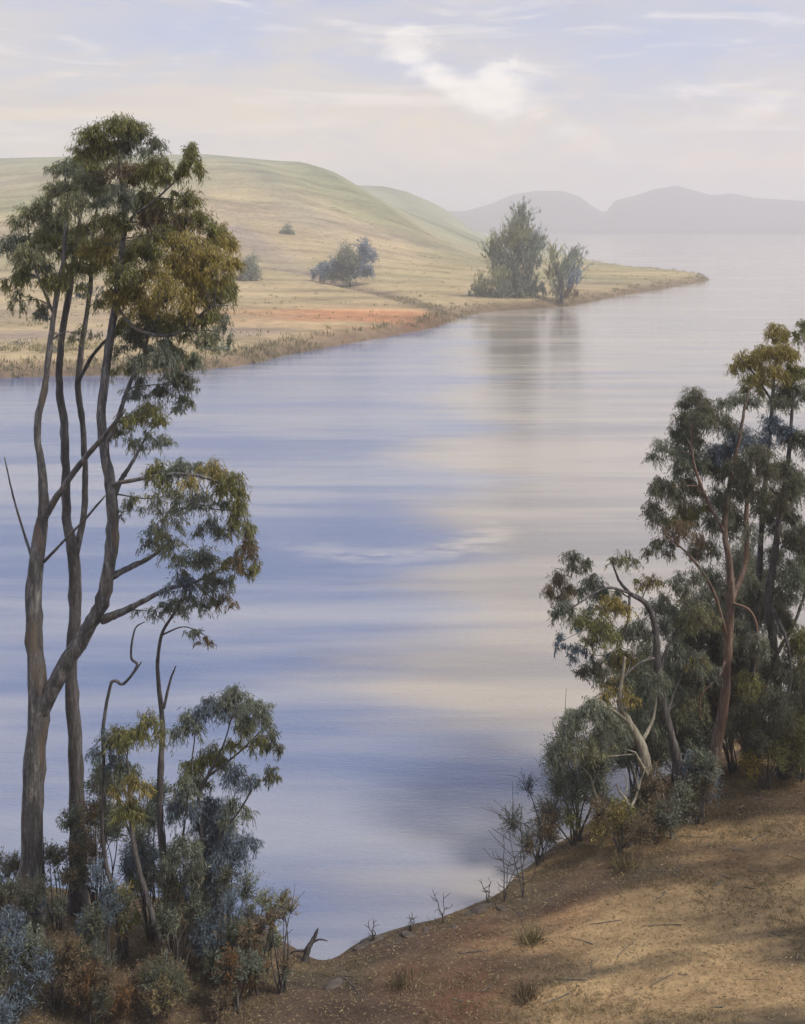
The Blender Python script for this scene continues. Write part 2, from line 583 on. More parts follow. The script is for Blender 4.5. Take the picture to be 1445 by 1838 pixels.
# --- ground material: colour of soil and grass, with painted shade and haze tints, comes from the 'Col' attribute, broken up by noise
def ground_mat(name, scale, fine, bump, dist, tint=0.5):
    m, t, b = principled(name)
    tcn = t.node('ShaderNodeTexCoord')
    at = t.node('ShaderNodeAttribute', attribute_name='Col')
    n1 = t.noise(t.mapping(tcn.outputs['Object'], scale=(0.6, 1.3, 1)), scale, 7, 0.62, 0.4)
    n2 = t.noise(tcn.outputs['Object'], fine, 6, 0.65)
    f1 = t.ramp(n1, [(0.28, 0.55), (0.5, 1.0), (0.75, 1.4)])
    f2 = t.ramp(n2, [(0.25, 0.65), (0.5, 1.0), (0.78, 1.3)])
    c = t.mix(1.0, at.outputs['Color'], f1, 'MULTIPLY')
    c = t.mix(tint, c, t.mix(1.0, c, f2, 'MULTIPLY'))
    t.put(b.inputs['Base Color'], c)
    b.inputs['Roughness'].default_value = 0.95
    b.inputs['Specular IOR Level'].default_value = 0.15
    bp = t.node('ShaderNodeBump')
    bp.inputs['Strength'].default_value = bump
    bp.inputs['Distance'].default_value = dist
    t.put(bp.inputs['Height'], t.math('ADD', n2, t.math('MULTIPLY', n1, 0.6)))
    t.put(b.inputs['Normal'], bp.outputs[0])
    return m


def lerp(a, b, t):
    return np.asarray(a) * (1 - t[..., None]) + np.asarray(b) * t[..., None]


# --- near bank
xs_ = np.concatenate([np.linspace(-60, -12, 30), np.arange(-11.8, 12, 0.14), np.linspace(12.3, 130, 70)])
ys_ = np.concatenate([np.linspace(-60, 14, 40), np.arange(14.3, 32, 0.14), np.linspace(32.4, 70, 50)])
X, Y = np.meshgrid(xs_, ys_)
Z = near_z(X, Y)
dn = np.where(inside(X, Y, NEAR_POLY), seg_dist(X, Y, NEAR), -1.0)
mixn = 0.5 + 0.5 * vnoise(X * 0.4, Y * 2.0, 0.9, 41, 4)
col = lerp((0.34, 0.235, 0.125), (0.085, 0.058, 0.042), np.clip(mixn * 5.5 - 2.3, 0, 1))  # ochre soil with dark bands painted in for cast shadows
pathn = np.exp(-((Y - 21.0 - 0.25 * (X - 4) + 0.5 * vnoise(X, Y, 0.5, 43, 2)) / 1.2) ** 2) * sm((X - 1.0) / 3)
col = lerp(col, (0.40, 0.285, 0.15), np.clip(pathn, 0, 0.8))
col = lerp(col, (0.085, 0.07, 0.05), 0.85 * np.clip(vnoise(X * 0.35, Y * 2.0, 1.0, 45, 4) * 5 - 0.5, 0, 1))  # more shadow streaks, painted dark into the bank colour
col = lerp(col, (0.20, 0.085, 0.045), 0.6 * np.clip(vnoise(X, Y, 0.7, 47, 3) * 2 - 0.3, 0, 1))
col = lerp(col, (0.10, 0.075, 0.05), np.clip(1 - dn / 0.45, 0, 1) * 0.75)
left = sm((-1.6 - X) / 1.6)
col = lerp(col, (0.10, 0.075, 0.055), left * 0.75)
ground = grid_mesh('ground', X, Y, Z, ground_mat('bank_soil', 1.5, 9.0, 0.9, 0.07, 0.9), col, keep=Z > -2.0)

# --- far shore with its hills
ua = np.concatenate([np.linspace(-2.6, -0.42, 60), np.linspace(-0.41, 0.32, 380)])
ur = np.concatenate([np.geomspace(95, 330, 230), np.geomspace(333, 1500, 150)[0:]])
U, R = np.meshgrid(ua, ur)
X, Y = U * R, R
Z, d, g = far_z(X, Y)
m1 = 0.5 + 0.5 * vnoise(X, Y * 0.5, 0.03, 51, 4)
m2 = 0.5 + 0.5 * vnoise(X, Y * 0.7, 0.05, 53, 4)
col = lerp((0.36, 0.30, 0.16), (0.44, 0.33, 0.20), m1)
bandn = 0.5 + 0.5 * vnoise(X * 0.35, Y, 0.06, 57, 3)
col = lerp(col, (0.27, 0.22, 0.19), np.clip(bandn * 2.6 - 1.35, 0, 1) * 0.7)
col = lerp(col, (0.20, 0.22, 0.09), np.clip(m2 * 2.2 - 0.85, 0, 1) * sm((Y - 170) / 160))
col = lerp(col, (0.24, 0.28, 0.19), sm((Y - 300) / 260) * 0.7)  # upper slopes tinted blue-green to look hazier
xsf = CXP + F * X / Y
red = 1.3 * np.exp(-((X - Wp(680, 592)[0]) / 18) ** 2 - ((Y - Wp(690, 592)[1]) / 14) ** 2) + 0.9 * np.exp(-((X - Wp(500, 615)[0]) / 16) ** 2 - ((Y - Wp(520, 590)[1]) / 9) ** 2)
col = lerp(col, (0.50, 0.22, 0.10), np.clip(red * (0.75 + 1.4 * vnoise(X * 0.4, Y, 0.16, 59, 4)), 0, 0.8))
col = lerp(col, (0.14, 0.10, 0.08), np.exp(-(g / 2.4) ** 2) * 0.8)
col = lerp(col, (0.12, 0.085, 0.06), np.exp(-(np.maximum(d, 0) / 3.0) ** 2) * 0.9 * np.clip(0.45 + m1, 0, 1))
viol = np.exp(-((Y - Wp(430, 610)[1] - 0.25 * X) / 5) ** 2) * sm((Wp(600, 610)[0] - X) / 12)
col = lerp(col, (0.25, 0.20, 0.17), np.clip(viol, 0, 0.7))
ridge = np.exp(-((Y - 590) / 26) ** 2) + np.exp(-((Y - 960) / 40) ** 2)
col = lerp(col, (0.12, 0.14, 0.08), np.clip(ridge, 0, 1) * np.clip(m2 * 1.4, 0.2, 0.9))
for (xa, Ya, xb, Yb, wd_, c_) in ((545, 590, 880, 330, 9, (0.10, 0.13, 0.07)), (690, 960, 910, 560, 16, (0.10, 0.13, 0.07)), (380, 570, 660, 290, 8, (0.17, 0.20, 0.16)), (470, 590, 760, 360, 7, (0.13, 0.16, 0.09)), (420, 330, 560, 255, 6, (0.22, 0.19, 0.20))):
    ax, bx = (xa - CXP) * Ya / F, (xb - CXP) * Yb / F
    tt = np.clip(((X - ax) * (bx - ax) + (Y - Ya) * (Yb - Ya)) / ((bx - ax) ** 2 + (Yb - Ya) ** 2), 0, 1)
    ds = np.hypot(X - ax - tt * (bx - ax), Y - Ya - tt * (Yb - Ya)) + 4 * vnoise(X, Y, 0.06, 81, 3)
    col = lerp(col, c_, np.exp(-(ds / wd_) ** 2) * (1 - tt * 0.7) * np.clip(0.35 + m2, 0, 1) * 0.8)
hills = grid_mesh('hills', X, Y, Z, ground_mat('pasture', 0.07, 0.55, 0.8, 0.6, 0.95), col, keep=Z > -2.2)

# --- distant mountains beyond the lake
mcr = np.array([(400, 392), (700, 385), (840, 378), (880, 366), (920, 350), (960, 343), (1010, 343), (1040, 352), (1065, 372), (1085, 384), (1105, 360),
                (1140, 351), (1180, 338), (1215, 334), (1245, 342), (1275, 350), (1310, 348), (1350, 355), (1400, 358), (1450, 362), (1600, 352),
                (1800, 345), (2100, 362), (2600, 372), (3200, 360), (4000, 395)], float)
ua = np.linspace(-0.2, 1.5, 420)
ur = np.linspace(1560, 3100, 90)
U, R = np.meshgrid(ua, ur)
X, Y = U * R, R
xs = CXP + F * U
yc = np.interp(xs, mcr[:, 0], mcr[:, 1])
zc = H + (HOR - yc) * 2100 / F
zc = zc + 2.5 * vnoise(xs, Y * 0, 0.05, 61, 4)
pr = np.where(Y < 2100, sm((Y - 1690) / 410) ** 1.2, np.exp(-((Y - 2100) / 420) ** 2))
foot = np.maximum(0, 20 * vnoise(X, Y * 0.4, 0.005, 63, 3)) * np.exp(-((Y - 1800) / 80) ** 2)
Z = np.maximum(zc * pr * (1 + 0.16 * vnoise(X, Y, 0.008, 65, 4) * (1 - np.exp(-((Y - 2100) / 130) ** 2))), foot + 5.0 * sm((Y - 1672) / 36)) - 1.5 * (Y < 1675)
col = lerp((0.018, 0.032, 0.07), (0.055, 0.07, 0.11), 0.5 + 0.5 * vnoise(X, Y, 0.006, 67, 3))  # forest colour with the blue of distance haze painted in
grid_mesh('mountains', X, Y, Z, ground_mat('mountain_forest', 0.01, 0.08, 0.6, 6.0, 0.6), col)

# --- bed of the lake and water
bedm, t, b = principled('lake_bed_silt')
tcn = t.node('ShaderNodeTexCoord')
t.put(b.inputs['Base Color'], t.ramp(t.noise(tcn.outputs['Object'], 0.3, 5), [(0.3, (0.06, 0.06, 0.05)), (0.7, (0.12, 0.11, 0.08))]))
b.inputs['Roughness'].default_value = 1
B = 4400
bed = mesh('lake_bed', [(-B, -B, -3), (B, -B, -3), (B, B, -3), (-B, B, -3)], [[(0, 1, 2, 3)]], bedm)
bed['kind'] = 'structure'

wm, t, b = principled('lake_water')
tcn = t.node('ShaderNodeTexCoord')
ov = tcn.outputs['Object']
sepw = t.node('ShaderNodeSeparateXYZ')
t.put(sepw.inputs[0], ov)
# wind lanes: long, thin zones across the view that are more or less ruffled
lane = t.noise(t.mapping(ov, scale=(0.018, 0.11, 1)), 1.0, 5, 0.55, 0.5)
lane2 = t.noise(t.mapping(ov, scale=(0.05, 0.35, 1), loc=(9, 4, 0)), 1.0, 4, 0.55, 0.3)
ruff = t.ramp(t.math('ADD', t.math('MULTIPLY', lane, 0.6), t.math('MULTIPLY', lane2, 0.4)), [(0.38, 0.0), (0.62, 1.0)], 'EASE')
rip1 = t.noise(t.mapping(ov, scale=(0.45, 1.5, 1)), 1.0, 3, 0.5)
rip2 = t.noise(t.mapping(ov, scale=(2.2, 6.0, 1), loc=(3, 2, 0)), 1.0, 3, 0.6)
cx_, cy_ = Wp(690, 938)
dx = t.math('SUBTRACT', sepw.outputs[0], cx_)
dy = t.math('SUBTRACT', sepw.outputs[1], cy_)
rr = t.math('SQRT', t.math('ADD', t.math('MULTIPLY', dx, dx), t.math('MULTIPLY', dy, dy)))
rr = t.math('ADD', rr, t.math('MULTIPLY', t.math('SUBTRACT', t.noise(ov, 0.35, 3), 0.5), 1.6))
brk = t.ramp(t.noise(t.mapping(ov, scale=(0.25, 0.6, 1), loc=(1, 8, 0)), 1.0, 4, 0.6), [(0.36, 0.0), (0.6, 1.0)], 'EASE')
env = t.math('EXPONENT', t.math('MULTIPLY', t.math('POWER', t.math('DIVIDE', t.math('SUBTRACT', rr, 5.4), 1.3), 2.0), -1.0))
side = t.math('DIVIDE', t.math('SUBTRACT', t.math('MULTIPLY', dx, 0.45), dy), 5.0, clamp=True)
env = t.math('MULTIPLY', env, t.math('MULTIPLY', brk, t.math('ADD', 0.12, side)))
disc = t.math('EXPONENT', t.math('MULTIPLY', t.math('POWER', t.math('DIVIDE', rr, 4.4), 4.0), -1.0))
ruff = t.math('MAXIMUM', t.math('MULTIPLY', ruff, t.math('SUBTRACT', 1.0, t.math('MULTIPLY', disc, 0.6))), env, clamp=True)
ring = t.math('MULTIPLY', t.math('SINE', t.math('MULTIPLY', rr, 6.5)), env)
hgt = t.math('ADD', t.math('MULTIPLY', rip1, 0.40), t.math('MULTIPLY', t.math('MULTIPLY', rip2, t.math('ADD', ruff, 0.25)), 0.38))
rip3 = t.noise(t.mapping(ov, scale=(5.0, 12.0, 1), loc=(1, 5, 0)), 1.0, 2, 0.5)
hgt = t.math('ADD', hgt, t.math('MULTIPLY', rip3, t.math('ADD', 0.14, t.math('MULTIPLY', t.math('DIVIDE', t.math('SUBTRACT', 90.0, sepw.outputs[1]), 65.0, clamp=True), 0.40))))
hgt = t.math('ADD', hgt, t.math('MULTIPLY', ring, 0.10))
bp = t.node('ShaderNodeBump')
bp.inputs['Strength'].default_value = 0.24
bp.inputs['Distance'].default_value = 0.16
t.put(bp.inputs['Height'], hgt)
t.put(b.inputs['Normal'], bp.outputs[0])
cream_refl = t.math('ADD', t.math('SUBTRACT', sepw.outputs[0], t.math('MULTIPLY', t.math('SUBTRACT', sepw.outputs[1], 25.0), 0.06)), t.math('MULTIPLY', t.math('SUBTRACT', t.noise(t.mapping(ov, scale=(0.03, 0.09, 1), loc=(4, 4, 2)), 1.0, 4, 0.6), 0.5), 26.0))
cream_refl = t.ramp(t.math('ADD', t.math('MULTIPLY', cream_refl, 0.07), 0.5), [(0.25, 0.0), (0.8, 1.0)], 'EASE')
calm = t.mix(cream_refl, (0.08, 0.13, 0.27), (0.235, 0.22, 0.21))  # cream towards the right: reflected sky painted into the water colour
rough_w = t.mix(cream_refl, (0.28, 0.30, 0.36), (0.42, 0.375, 0.31))
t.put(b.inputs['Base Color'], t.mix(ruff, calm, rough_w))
t.put(b.inputs['Roughness'], t.math('ADD', 0.06, t.math('MULTIPLY', ruff, 0.10)))
b.inputs['IOR'].default_value = 1.7
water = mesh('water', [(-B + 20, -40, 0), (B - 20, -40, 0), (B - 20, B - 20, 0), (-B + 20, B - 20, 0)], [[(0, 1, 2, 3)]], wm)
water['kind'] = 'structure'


# ------------------------------------------------------------------ trees
def ground_at(x, y):
    return float(near_z(np.array([x]), np.array([y]))[0])


def solve_Y(x, y):
    Ys = np.linspace(17, 34, 700)
    zr = H + (HOR - y) * Ys / F
    g_ = near_z((x - CXP) * Ys / F, Ys)
    hit = np.nonzero(zr <= np.maximum(g_, 0.02))[0]
    return float(Ys[hit[0]]) if len(hit) else 22.0


def far_ground(x, y):
    return float(far_z(np.array([x]), np.array([y]))[0][0])


def build_tree(name, label, cat, Y, stems, clumps, bark, group=None, L=0.115, Wd=0.016, dens=2700, style='hang',
               gz=ground_at, leafmat=None, twigs=True, branch_marks=None, depth=0.85, limb_r=0.022):
    """stems: list of polylines (x_px, y_px, radius_px[, depth offset in m]); the first is the trunk.
    clumps: (x, y, rx, ry, palette[, depth offset, density])"""
    s = Y / F
    x0 = (stems[0][0][0] - CXP) * s
    Yb = Y + (stems[0][0][3] if len(stems[0][0]) > 3 else 0)
    base = np.array([x0, Yb, gz(x0, Yb)])
    root = thing(name, label, cat, base, group)
    skel = []
    for k, st in enumerate(stems):
        pts = np.array([P(p[0], p[1], Y + (p[3] if len(p) > 3 else 0)) for p in st])
        rad = np.array([p[2] for p in st]) * s * 0.58
        if k == 0:
            pts[0] = base - np.array([0, 0, 0.15])
        sp = spline(np.hstack([pts, rad[:, None]]), 5)
        p3, rr = sp[:, :3], np.maximum(sp[:, 3], 0.004)
        L0 = np.linalg.norm(np.diff(p3, axis=0), axis=1).sum()
        p3 = p3 + rng.normal(0, 0.05 * rr.mean(), p3.shape)
        if k == 0:
            rr = rr * (1 + 0.5 * np.exp(-np.arange(len(rr)) / 2.0))
        mb = MB()
        tube(mb, p3, rr, 10 if rr.max() > 0.08 else 6)
        mb.build('trunk' if k == 0 else 'branch', bark if not branch_marks or k not in branch_marks else branch_marks[k], root, base, True)
        skel.append(np.hstack([p3, rr[:, None]]))
    sk = np.vstack(skel)
    crown, tw = MB(), MB()
    for c in clumps:
        x, y, rx, ry, pl = c[:5]
        dy = c[5] if len(c) > 5 and c[5] is not None else rng.uniform(-1, 1) * depth
        dn_ = c[6] if len(c) > 6 else 1.0
        cc = P(x, y, Y + dy)
        r = np.array([rx * s, 0.5 * (rx + ry) * s, ry * s])
        # limb that carries the clump: from the nearest stem below it
        dv = sk[:, :3] - cc
        cost = np.linalg.norm(dv, axis=1) + np.where(dv[:, 2] > 0, dv[:, 2] * 1.5, 0)
        q = sk[cost.argmin()]
        dist = np.linalg.norm(q[:3] - cc)
        r0 = min(q[3] * 0.7, limb_r * s / 0.0112 * (0.5 + 0.25 * dist))
        mid = 0.5 * (q[:3] + cc) + rng.normal(0, 0.08 * dist, 3) + np.array([0, 0, 0.06 * dist])
        lp = spline(np.vstack([q[:3], mid, cc]), 5)
        tube(tw, lp, np.linspace(max(r0, 0.006), 0.006, len(lp)), 5, 0.05)
        area = math.pi * r[0] * r[2]
        if dist > 0.4 * r[0]:
            for f_ in (0.45, 0.72):
                lq = lp[int(f_ * (len(lp) - 1))] + rng.normal(0, 0.15, 3) * r
                foliage(crown, tw if twigs else None, lq, r * rng.uniform(0.3, 0.5), max(14, int(area * dens * dn_ * 0.12)), L, Wd, pl, style)
        n = int(max(40, area * dens * dn_))
        # two or three lobes to each clump, so that its outline is uneven
        for (fx, fz, fr, share) in ((0, 0.15, 0.85, 0.5), (-0.5, -0.25, 0.6, 0.25), (0.5, -0.2, 0.6, 0.25)):
            off = np.array([fx * r[0], rng.uniform(-0.4, 0.4) * r[1], fz * r[2]]) + rng.normal(0, 0.12, 3) * r
            foliage(crown, tw if twigs else None, cc + off, r * fr, max(12, int(n * share)), L, Wd, pl, style)
    o = tw.build('twigs', bark, root, base, True)
    if o:
        o['kind'] = 'stuff'
    o = crown.build('crown', leafmat or LEAF, root, base)
    if o:
        o['kind'] = 'stuff'
    return root


# tall forked gum on the left bank
stemsA = [
    [(55, 1660, 36), (58, 1500, 33), (62, 1360, 32), (70, 1275, 32), (62, 1150, 26), (61, 1050, 24), (72, 960, 21), (78, 915, 17), (75, 840, 12),
     (66, 770, 11), (80, 700, 10), (88, 630, 9), (100, 540, 8), (115, 460, 7), (120, 380, 5), (118, 320, 3)],
    [(70, 1285, 26), (105, 1215, 26, -.1), (150, 1140, 24, -.2), (182, 1085, 22, -.3), (195, 1020, 20, -.4), (203, 950, 19, -.4), (198, 870, 17, -.4),
     (186, 800, 15, -.3), (183, 730, 14, -.2), (196, 620, 13), (208, 540, 11), (215, 470, 9), (225, 400, 7, .1), (217, 320, 5, .2), (212, 250, 3, .2)],
    [(78, 930, 13), (110, 880, 10, -.3), (150, 825, 9, -.6), (185, 785, 7, -.9), (225, 735, 4, -1.2)],
    [(187, 800, 9, -.3), (212, 750, 8, -.2), (226, 706, 7), (245, 660, 6, .2), (262, 625, 4, .4), (268, 575, 3, .5)],
    [(185, 1112, 15, -.3), (220, 1098, 11, -.5), (255, 1080, 8, -.7), (300, 1058, 6, -.8), (350, 1045, 4, -.8), (395, 1020, 3, -.8)],
    [(201, 1035, 11, -.4), (238, 1016, 9, -.2), (262, 1005, 7, -.1), (286, 990, 4)],
    [(200, 905, 9, -.4), (217, 862, 8, -.3), (228, 845, 7, -.3), (246, 815, 5, -.2), (266, 776, 3)],
    [(62, 1015, 6), (44, 960, 4, .2), (26, 900, 3, .3), (16, 858, 2.5, .3), (8, 820, 1.5, .3)],
    [(80, 1008, 5), (115, 970, 4, -.6), (150, 935, 4, -.9), (190, 888, 2.5, -1.2)],
    [(206, 545, 6), (245, 590, 5, -.4), (305, 602, 5, -.7), (345, 578, 4, -.8), (378, 551, 3, -.8), (410, 548, 2, -.8)],
    [(222, 430, 6), (236, 392, 5, -.3), (275, 362, 4, -.6), (310, 330, 2.5, -.8)],
    [(196, 870, 6, -.4), (250, 860, 6, -.9), (320, 850, 5, -1.2), (390, 865, 4, -1.3), (430, 905, 3, -1.3), (448, 970, 2, -1.3)],
    [(95, 560, 5), (70, 500, 4, .4), (55, 450, 3, .6), (50, 400, 2, .7)],
]
clA = [(205, 232, 62, 38, 'olive'), (165, 262, 52, 38, 'olive'), (250, 252, 46, 38, 'dark'), (285, 300, 40, 38, 'olive'), (341, 292, 24, 44, 'olive', -.8, 1.3),
       (222, 310, 58, 40, 'brown', .3, .7), (120, 300, 40, 26, 'grey', .6, .45), (150, 335, 52, 38, 'pale', 0, .7), (100, 350, 42, 36, 'pale', .5, .7),
       (55, 385, 42, 44, 'pale', .6, .8), (32, 435, 32, 46, 'grey', .6, .8), (110, 415, 52, 42, 'pale'), (180, 400, 50, 34, 'olive', .4, .7),
       (255, 372, 44, 40, 'olive'), (300, 388, 50, 42, 'brown', -.3, .8), (355, 400, 46, 40, 'olive'), (392, 438, 36, 50, 'gold'), (330, 455, 58, 48, 'gold'),
       (345, 480, 52, 44, 'gold'), (255, 455, 50, 44, 'olive'), (188, 470, 36, 32, 'gold'), (240, 530, 52, 42, 'gold'), (310, 530, 54, 50, 'gold'),
       (372, 515, 44, 44, 'olive'), (408, 515, 24, 50, 'olive'), (60, 480, 40, 40, 'grey'), (92, 505, 34, 34, 'olive'), (30, 500, 25, 35, 'olive'),
       (270, 592, 48, 40, 'dark'), (286, 640, 46, 38, 'grey'), (312, 690, 40, 40, 'dark'), (330, 722, 28, 20, 'grey'), (368, 612, 36, 34, 'pale', -.8, .5),
       (402, 598, 18, 42, 'grey', -.8, .7), (345, 655, 30, 30, 'grey', .3, .6), (250, 705, 34, 22, 'grey', .3, .6), (268, 742, 44, 32, 'olive'), (222, 775, 34, 34, 'olive', .3, .8),
       (285, 850, 32, 34, 'olive', -1), (325, 838, 36, 30, 'grey', -1), (370, 858, 42, 34, 'gold', -1.2), (412, 872, 38, 38, 'olive', -1.3), (432, 925, 30, 44, 'olive', -1.3),
       (442, 985, 22, 40, 'brown', -1.3), (456, 1020, 14, 22, 'olive', -1.3), (340, 910, 50, 40, 'grey', -1, .5), (380, 950, 36, 30, 'grey', -1, .6), (355, 1000, 46, 30, 'grey', -.9, .8),
       (325, 1045, 38, 30, 'blue', -.8, .7), (390, 1045, 36, 34, 'grey', -.8, .8), (355, 1090, 32, 24, 'grey', -.8, .6), (402, 1085, 24, 26, 'brown', -.8, .6),
       (300, 930, 40, 40, 'pale', -.7, .4), (280, 790, 40, 28, 'grey', -.6, .5), (75, 560, 30, 24, 'grey', .5, .5), (240, 910, 26, 30, 'grey', -.5, .35), (300, 890, 40, 36, 'pale', -.6, .5), (270, 970, 36, 34, 'grey', -.3, .45), (310, 985, 40, 34, 'pale', -.6, .5), (420, 1010, 26, 34, 'olive', -1.1, .6), (300, 1100, 34, 26, 'grey', -.6, .4), (35, 540, 26, 30, 'pale', .6, .5), (150, 600, 30, 26, 'pale', .4, .35), (230, 660, 34, 26, 'olive', .4, .5), (375, 570, 36, 30, 'olive', -.7, .6)] + [(x_, y_, 40, 34, p_, None, .7) for x_, y_, p_ in ((130, 370, 'pale'), (75, 430, 'olive'), (170, 440, 'gold'), (215, 400, 'olive'), (220, 490, 'olive'), (280, 490, 'gold'), (290, 420, 'olive'), (330, 360, 'olive'), (360, 450, 'gold'), (210, 350, 'grey'), (260, 320, 'olive'), (195, 540, 'olive'), (275, 560, 'gold'), (330, 580, 'olive'), (240, 620, 'grey'), (310, 640, 'olive'), (140, 480, 'olive'), (50, 450, 'pale'), (400, 480, 'gold'))]
build_tree('gum_tree', 'tall grey forked gum tree with a broad olive crown above leafy shrubs', 'tree', 22.2, stemsA, clA, BARK)

stemsB = [
    [(141, 1650, 25), (140, 1500, 24), (136, 1350, 22), (128, 1220, 20), (135, 1090, 19), (132, 1000, 18), (120, 930, 14), (118, 840, 13), (115, 760, 12),
     (106, 690, 11), (112, 600, 10), (125, 520, 9), (135, 450, 7), (145, 380, 5), (150, 300, 3)],
    [(135, 995, 12), (150, 930, 10, .3), (153, 850, 9, .5), (148, 760, 9, .6), (140, 690, 10, .6), (150, 600, 8, .7), (162, 520, 7, .8), (165, 450, 5, .8), (172, 380, 3, .8)],
    [(139, 690, 6, .6), (165, 640, 6, .3), (195, 605, 4, 0), (225, 570, 3, -.2)],
]
clB = [(140, 300, 46, 36, 'olive'), (85, 420, 46, 40, 'pale', .4, .7), (140, 450, 44, 36, 'olive', .3), (172, 350, 44, 40, 'grey', .8, .7), (210, 430, 46, 36, 'brown', .5, .7),
       (120, 510, 34, 30, 'olive', .4, .6), (160, 520, 30, 26, 'blue', .8, .5), (230, 590, 36, 34, 'olive', 0, .7), (290, 430, 50, 40, 'grey', .9, .7), (190, 290, 50, 34, 'olive', .6, .8),
       (225, 270, 40, 34, 'grey', .8, .7)]
build_tree('gum_tree', 'slim dark gum trunk rising straight behind the big forked gum', 'tree', 23.4, stemsB, clB, BARK_DARK)

# small growth below the gums on the left
build_tree('dead_sapling', 'thin leafless sapling with a zigzag top beside the gum trunks', 'sapling', 21.4,
           [[(214, 1700, 7), (208, 1620, 7), (190, 1550, 7), (183, 1480, 6), (187, 1400, 6), (185, 1310, 6), (197, 1235, 5), (206, 1222, 5), (222, 1227, 4.5), (246, 1195, 4),
             (235, 1178, 4), (242, 1130, 3), (260, 1116, 1.5)], [(222, 1228, 4), (240, 1208, 3, -.1), (254, 1188, 2, -.2)]], [], BARK_DARK)
build_tree('slender_gum', 'slender young gum with a forked bare stem between shrubs', 'tree', 21.5,
           [[(302, 1725, 12), (300, 1620, 11), (296, 1560, 10), (288, 1480, 10), (288, 1380, 9), (292, 1300, 8), (283, 1200, 6), (290, 1140, 5), (308, 1108, 4), (325, 1080, 2.5)],
            [(294, 1272, 5), (306, 1220, 4, .2), (316, 1195, 2, .3)], [(299, 1600, 7), (318, 1545, 6, -.2), (330, 1490, 4, -.3), (336, 1430, 2.5, -.3)],
            [(290, 1140, 3), (330, 1125, 2, -.3), (368, 1140, 1.5, -.4)]],
           [(335, 1075, 30, 24, 'grey', 0, .6), (300, 1085, 28, 20, 'grey', .2, .5), (350, 1130, 22, 18, 'grey', -.4, .5), (372, 1150, 18, 14, 'brown', -.4, .5),
            (335, 1415, 28, 30, 'grey', -.3, .7)], BARK_DARK)
build_tree('leaning_sapling', 'leaning dark sapling with olive leaves between gum trunk and slender gum', 'sapling', 20.9,
           [[(318, 1765, 11), (300, 1720, 10), (276, 1650, 9), (252, 1570, 8), (238, 1500, 7), (233, 1430, 5), (228, 1360, 3)],
            [(240, 1510, 4), (215, 1450, 4, .2), (200, 1390, 3, .3)]],
           [(228, 1320, 44, 36, 'olive'), (262, 1305, 32, 34, 'olive'), (212, 1385, 40, 42, 'grey'), (240, 1410, 36, 36, 'gold', -.2, .7), (190, 1340, 30, 36, 'blue', .3, .8), (232, 1460, 34, 34, 'olive')], BARK_DARK)
build_tree('dome_shrub', 'tall blue-grey dome-shaped shrub with dark drooping leaf tips by the water', 'shrub', 21.6,
           [[(362, 1665, 8), (360, 1590, 8), (361, 1500, 7), (357, 1430, 6), (372, 1395, 5), (400, 1340, 3), (415, 1290, 2)],
            [(361, 1560, 5), (395, 1500, 4, -.2), (430, 1455, 3, -.3), (462, 1400, 2, -.3)], [(358, 1440, 4), (345, 1380, 3, .2), (350, 1320, 2, .3)],
            [(372, 1395, 4), (430, 1350, 3, .2), (470, 1310, 2, .3)]],
           [(425, 1258, 50, 32, 'grey'), (380, 1275, 40, 38, 'blue'), (342, 1300, 34, 40, 'grey', .3, .7), (458, 1290, 38, 36, 'grey'), (490, 1338, 20, 34, 'dark'), (488, 1388, 18, 26, 'dark'),
            (440, 1320, 40, 34, 'olive'), (380, 1360, 48, 38, 'olive'), (345, 1395, 34, 36, 'olive'), (428, 1390, 38, 36, 'blue', 0, .8), (325, 1450, 36, 40, 'blue'), (380, 1465, 42, 44, 'blue'),
            (420, 1455, 34, 36, 'grey', -.2, .7), (400, 1530, 44, 40, 'blue'), (340, 1530, 40, 44, 'grey'), (440, 1510, 30, 34, 'blue')], BARK_DARK)


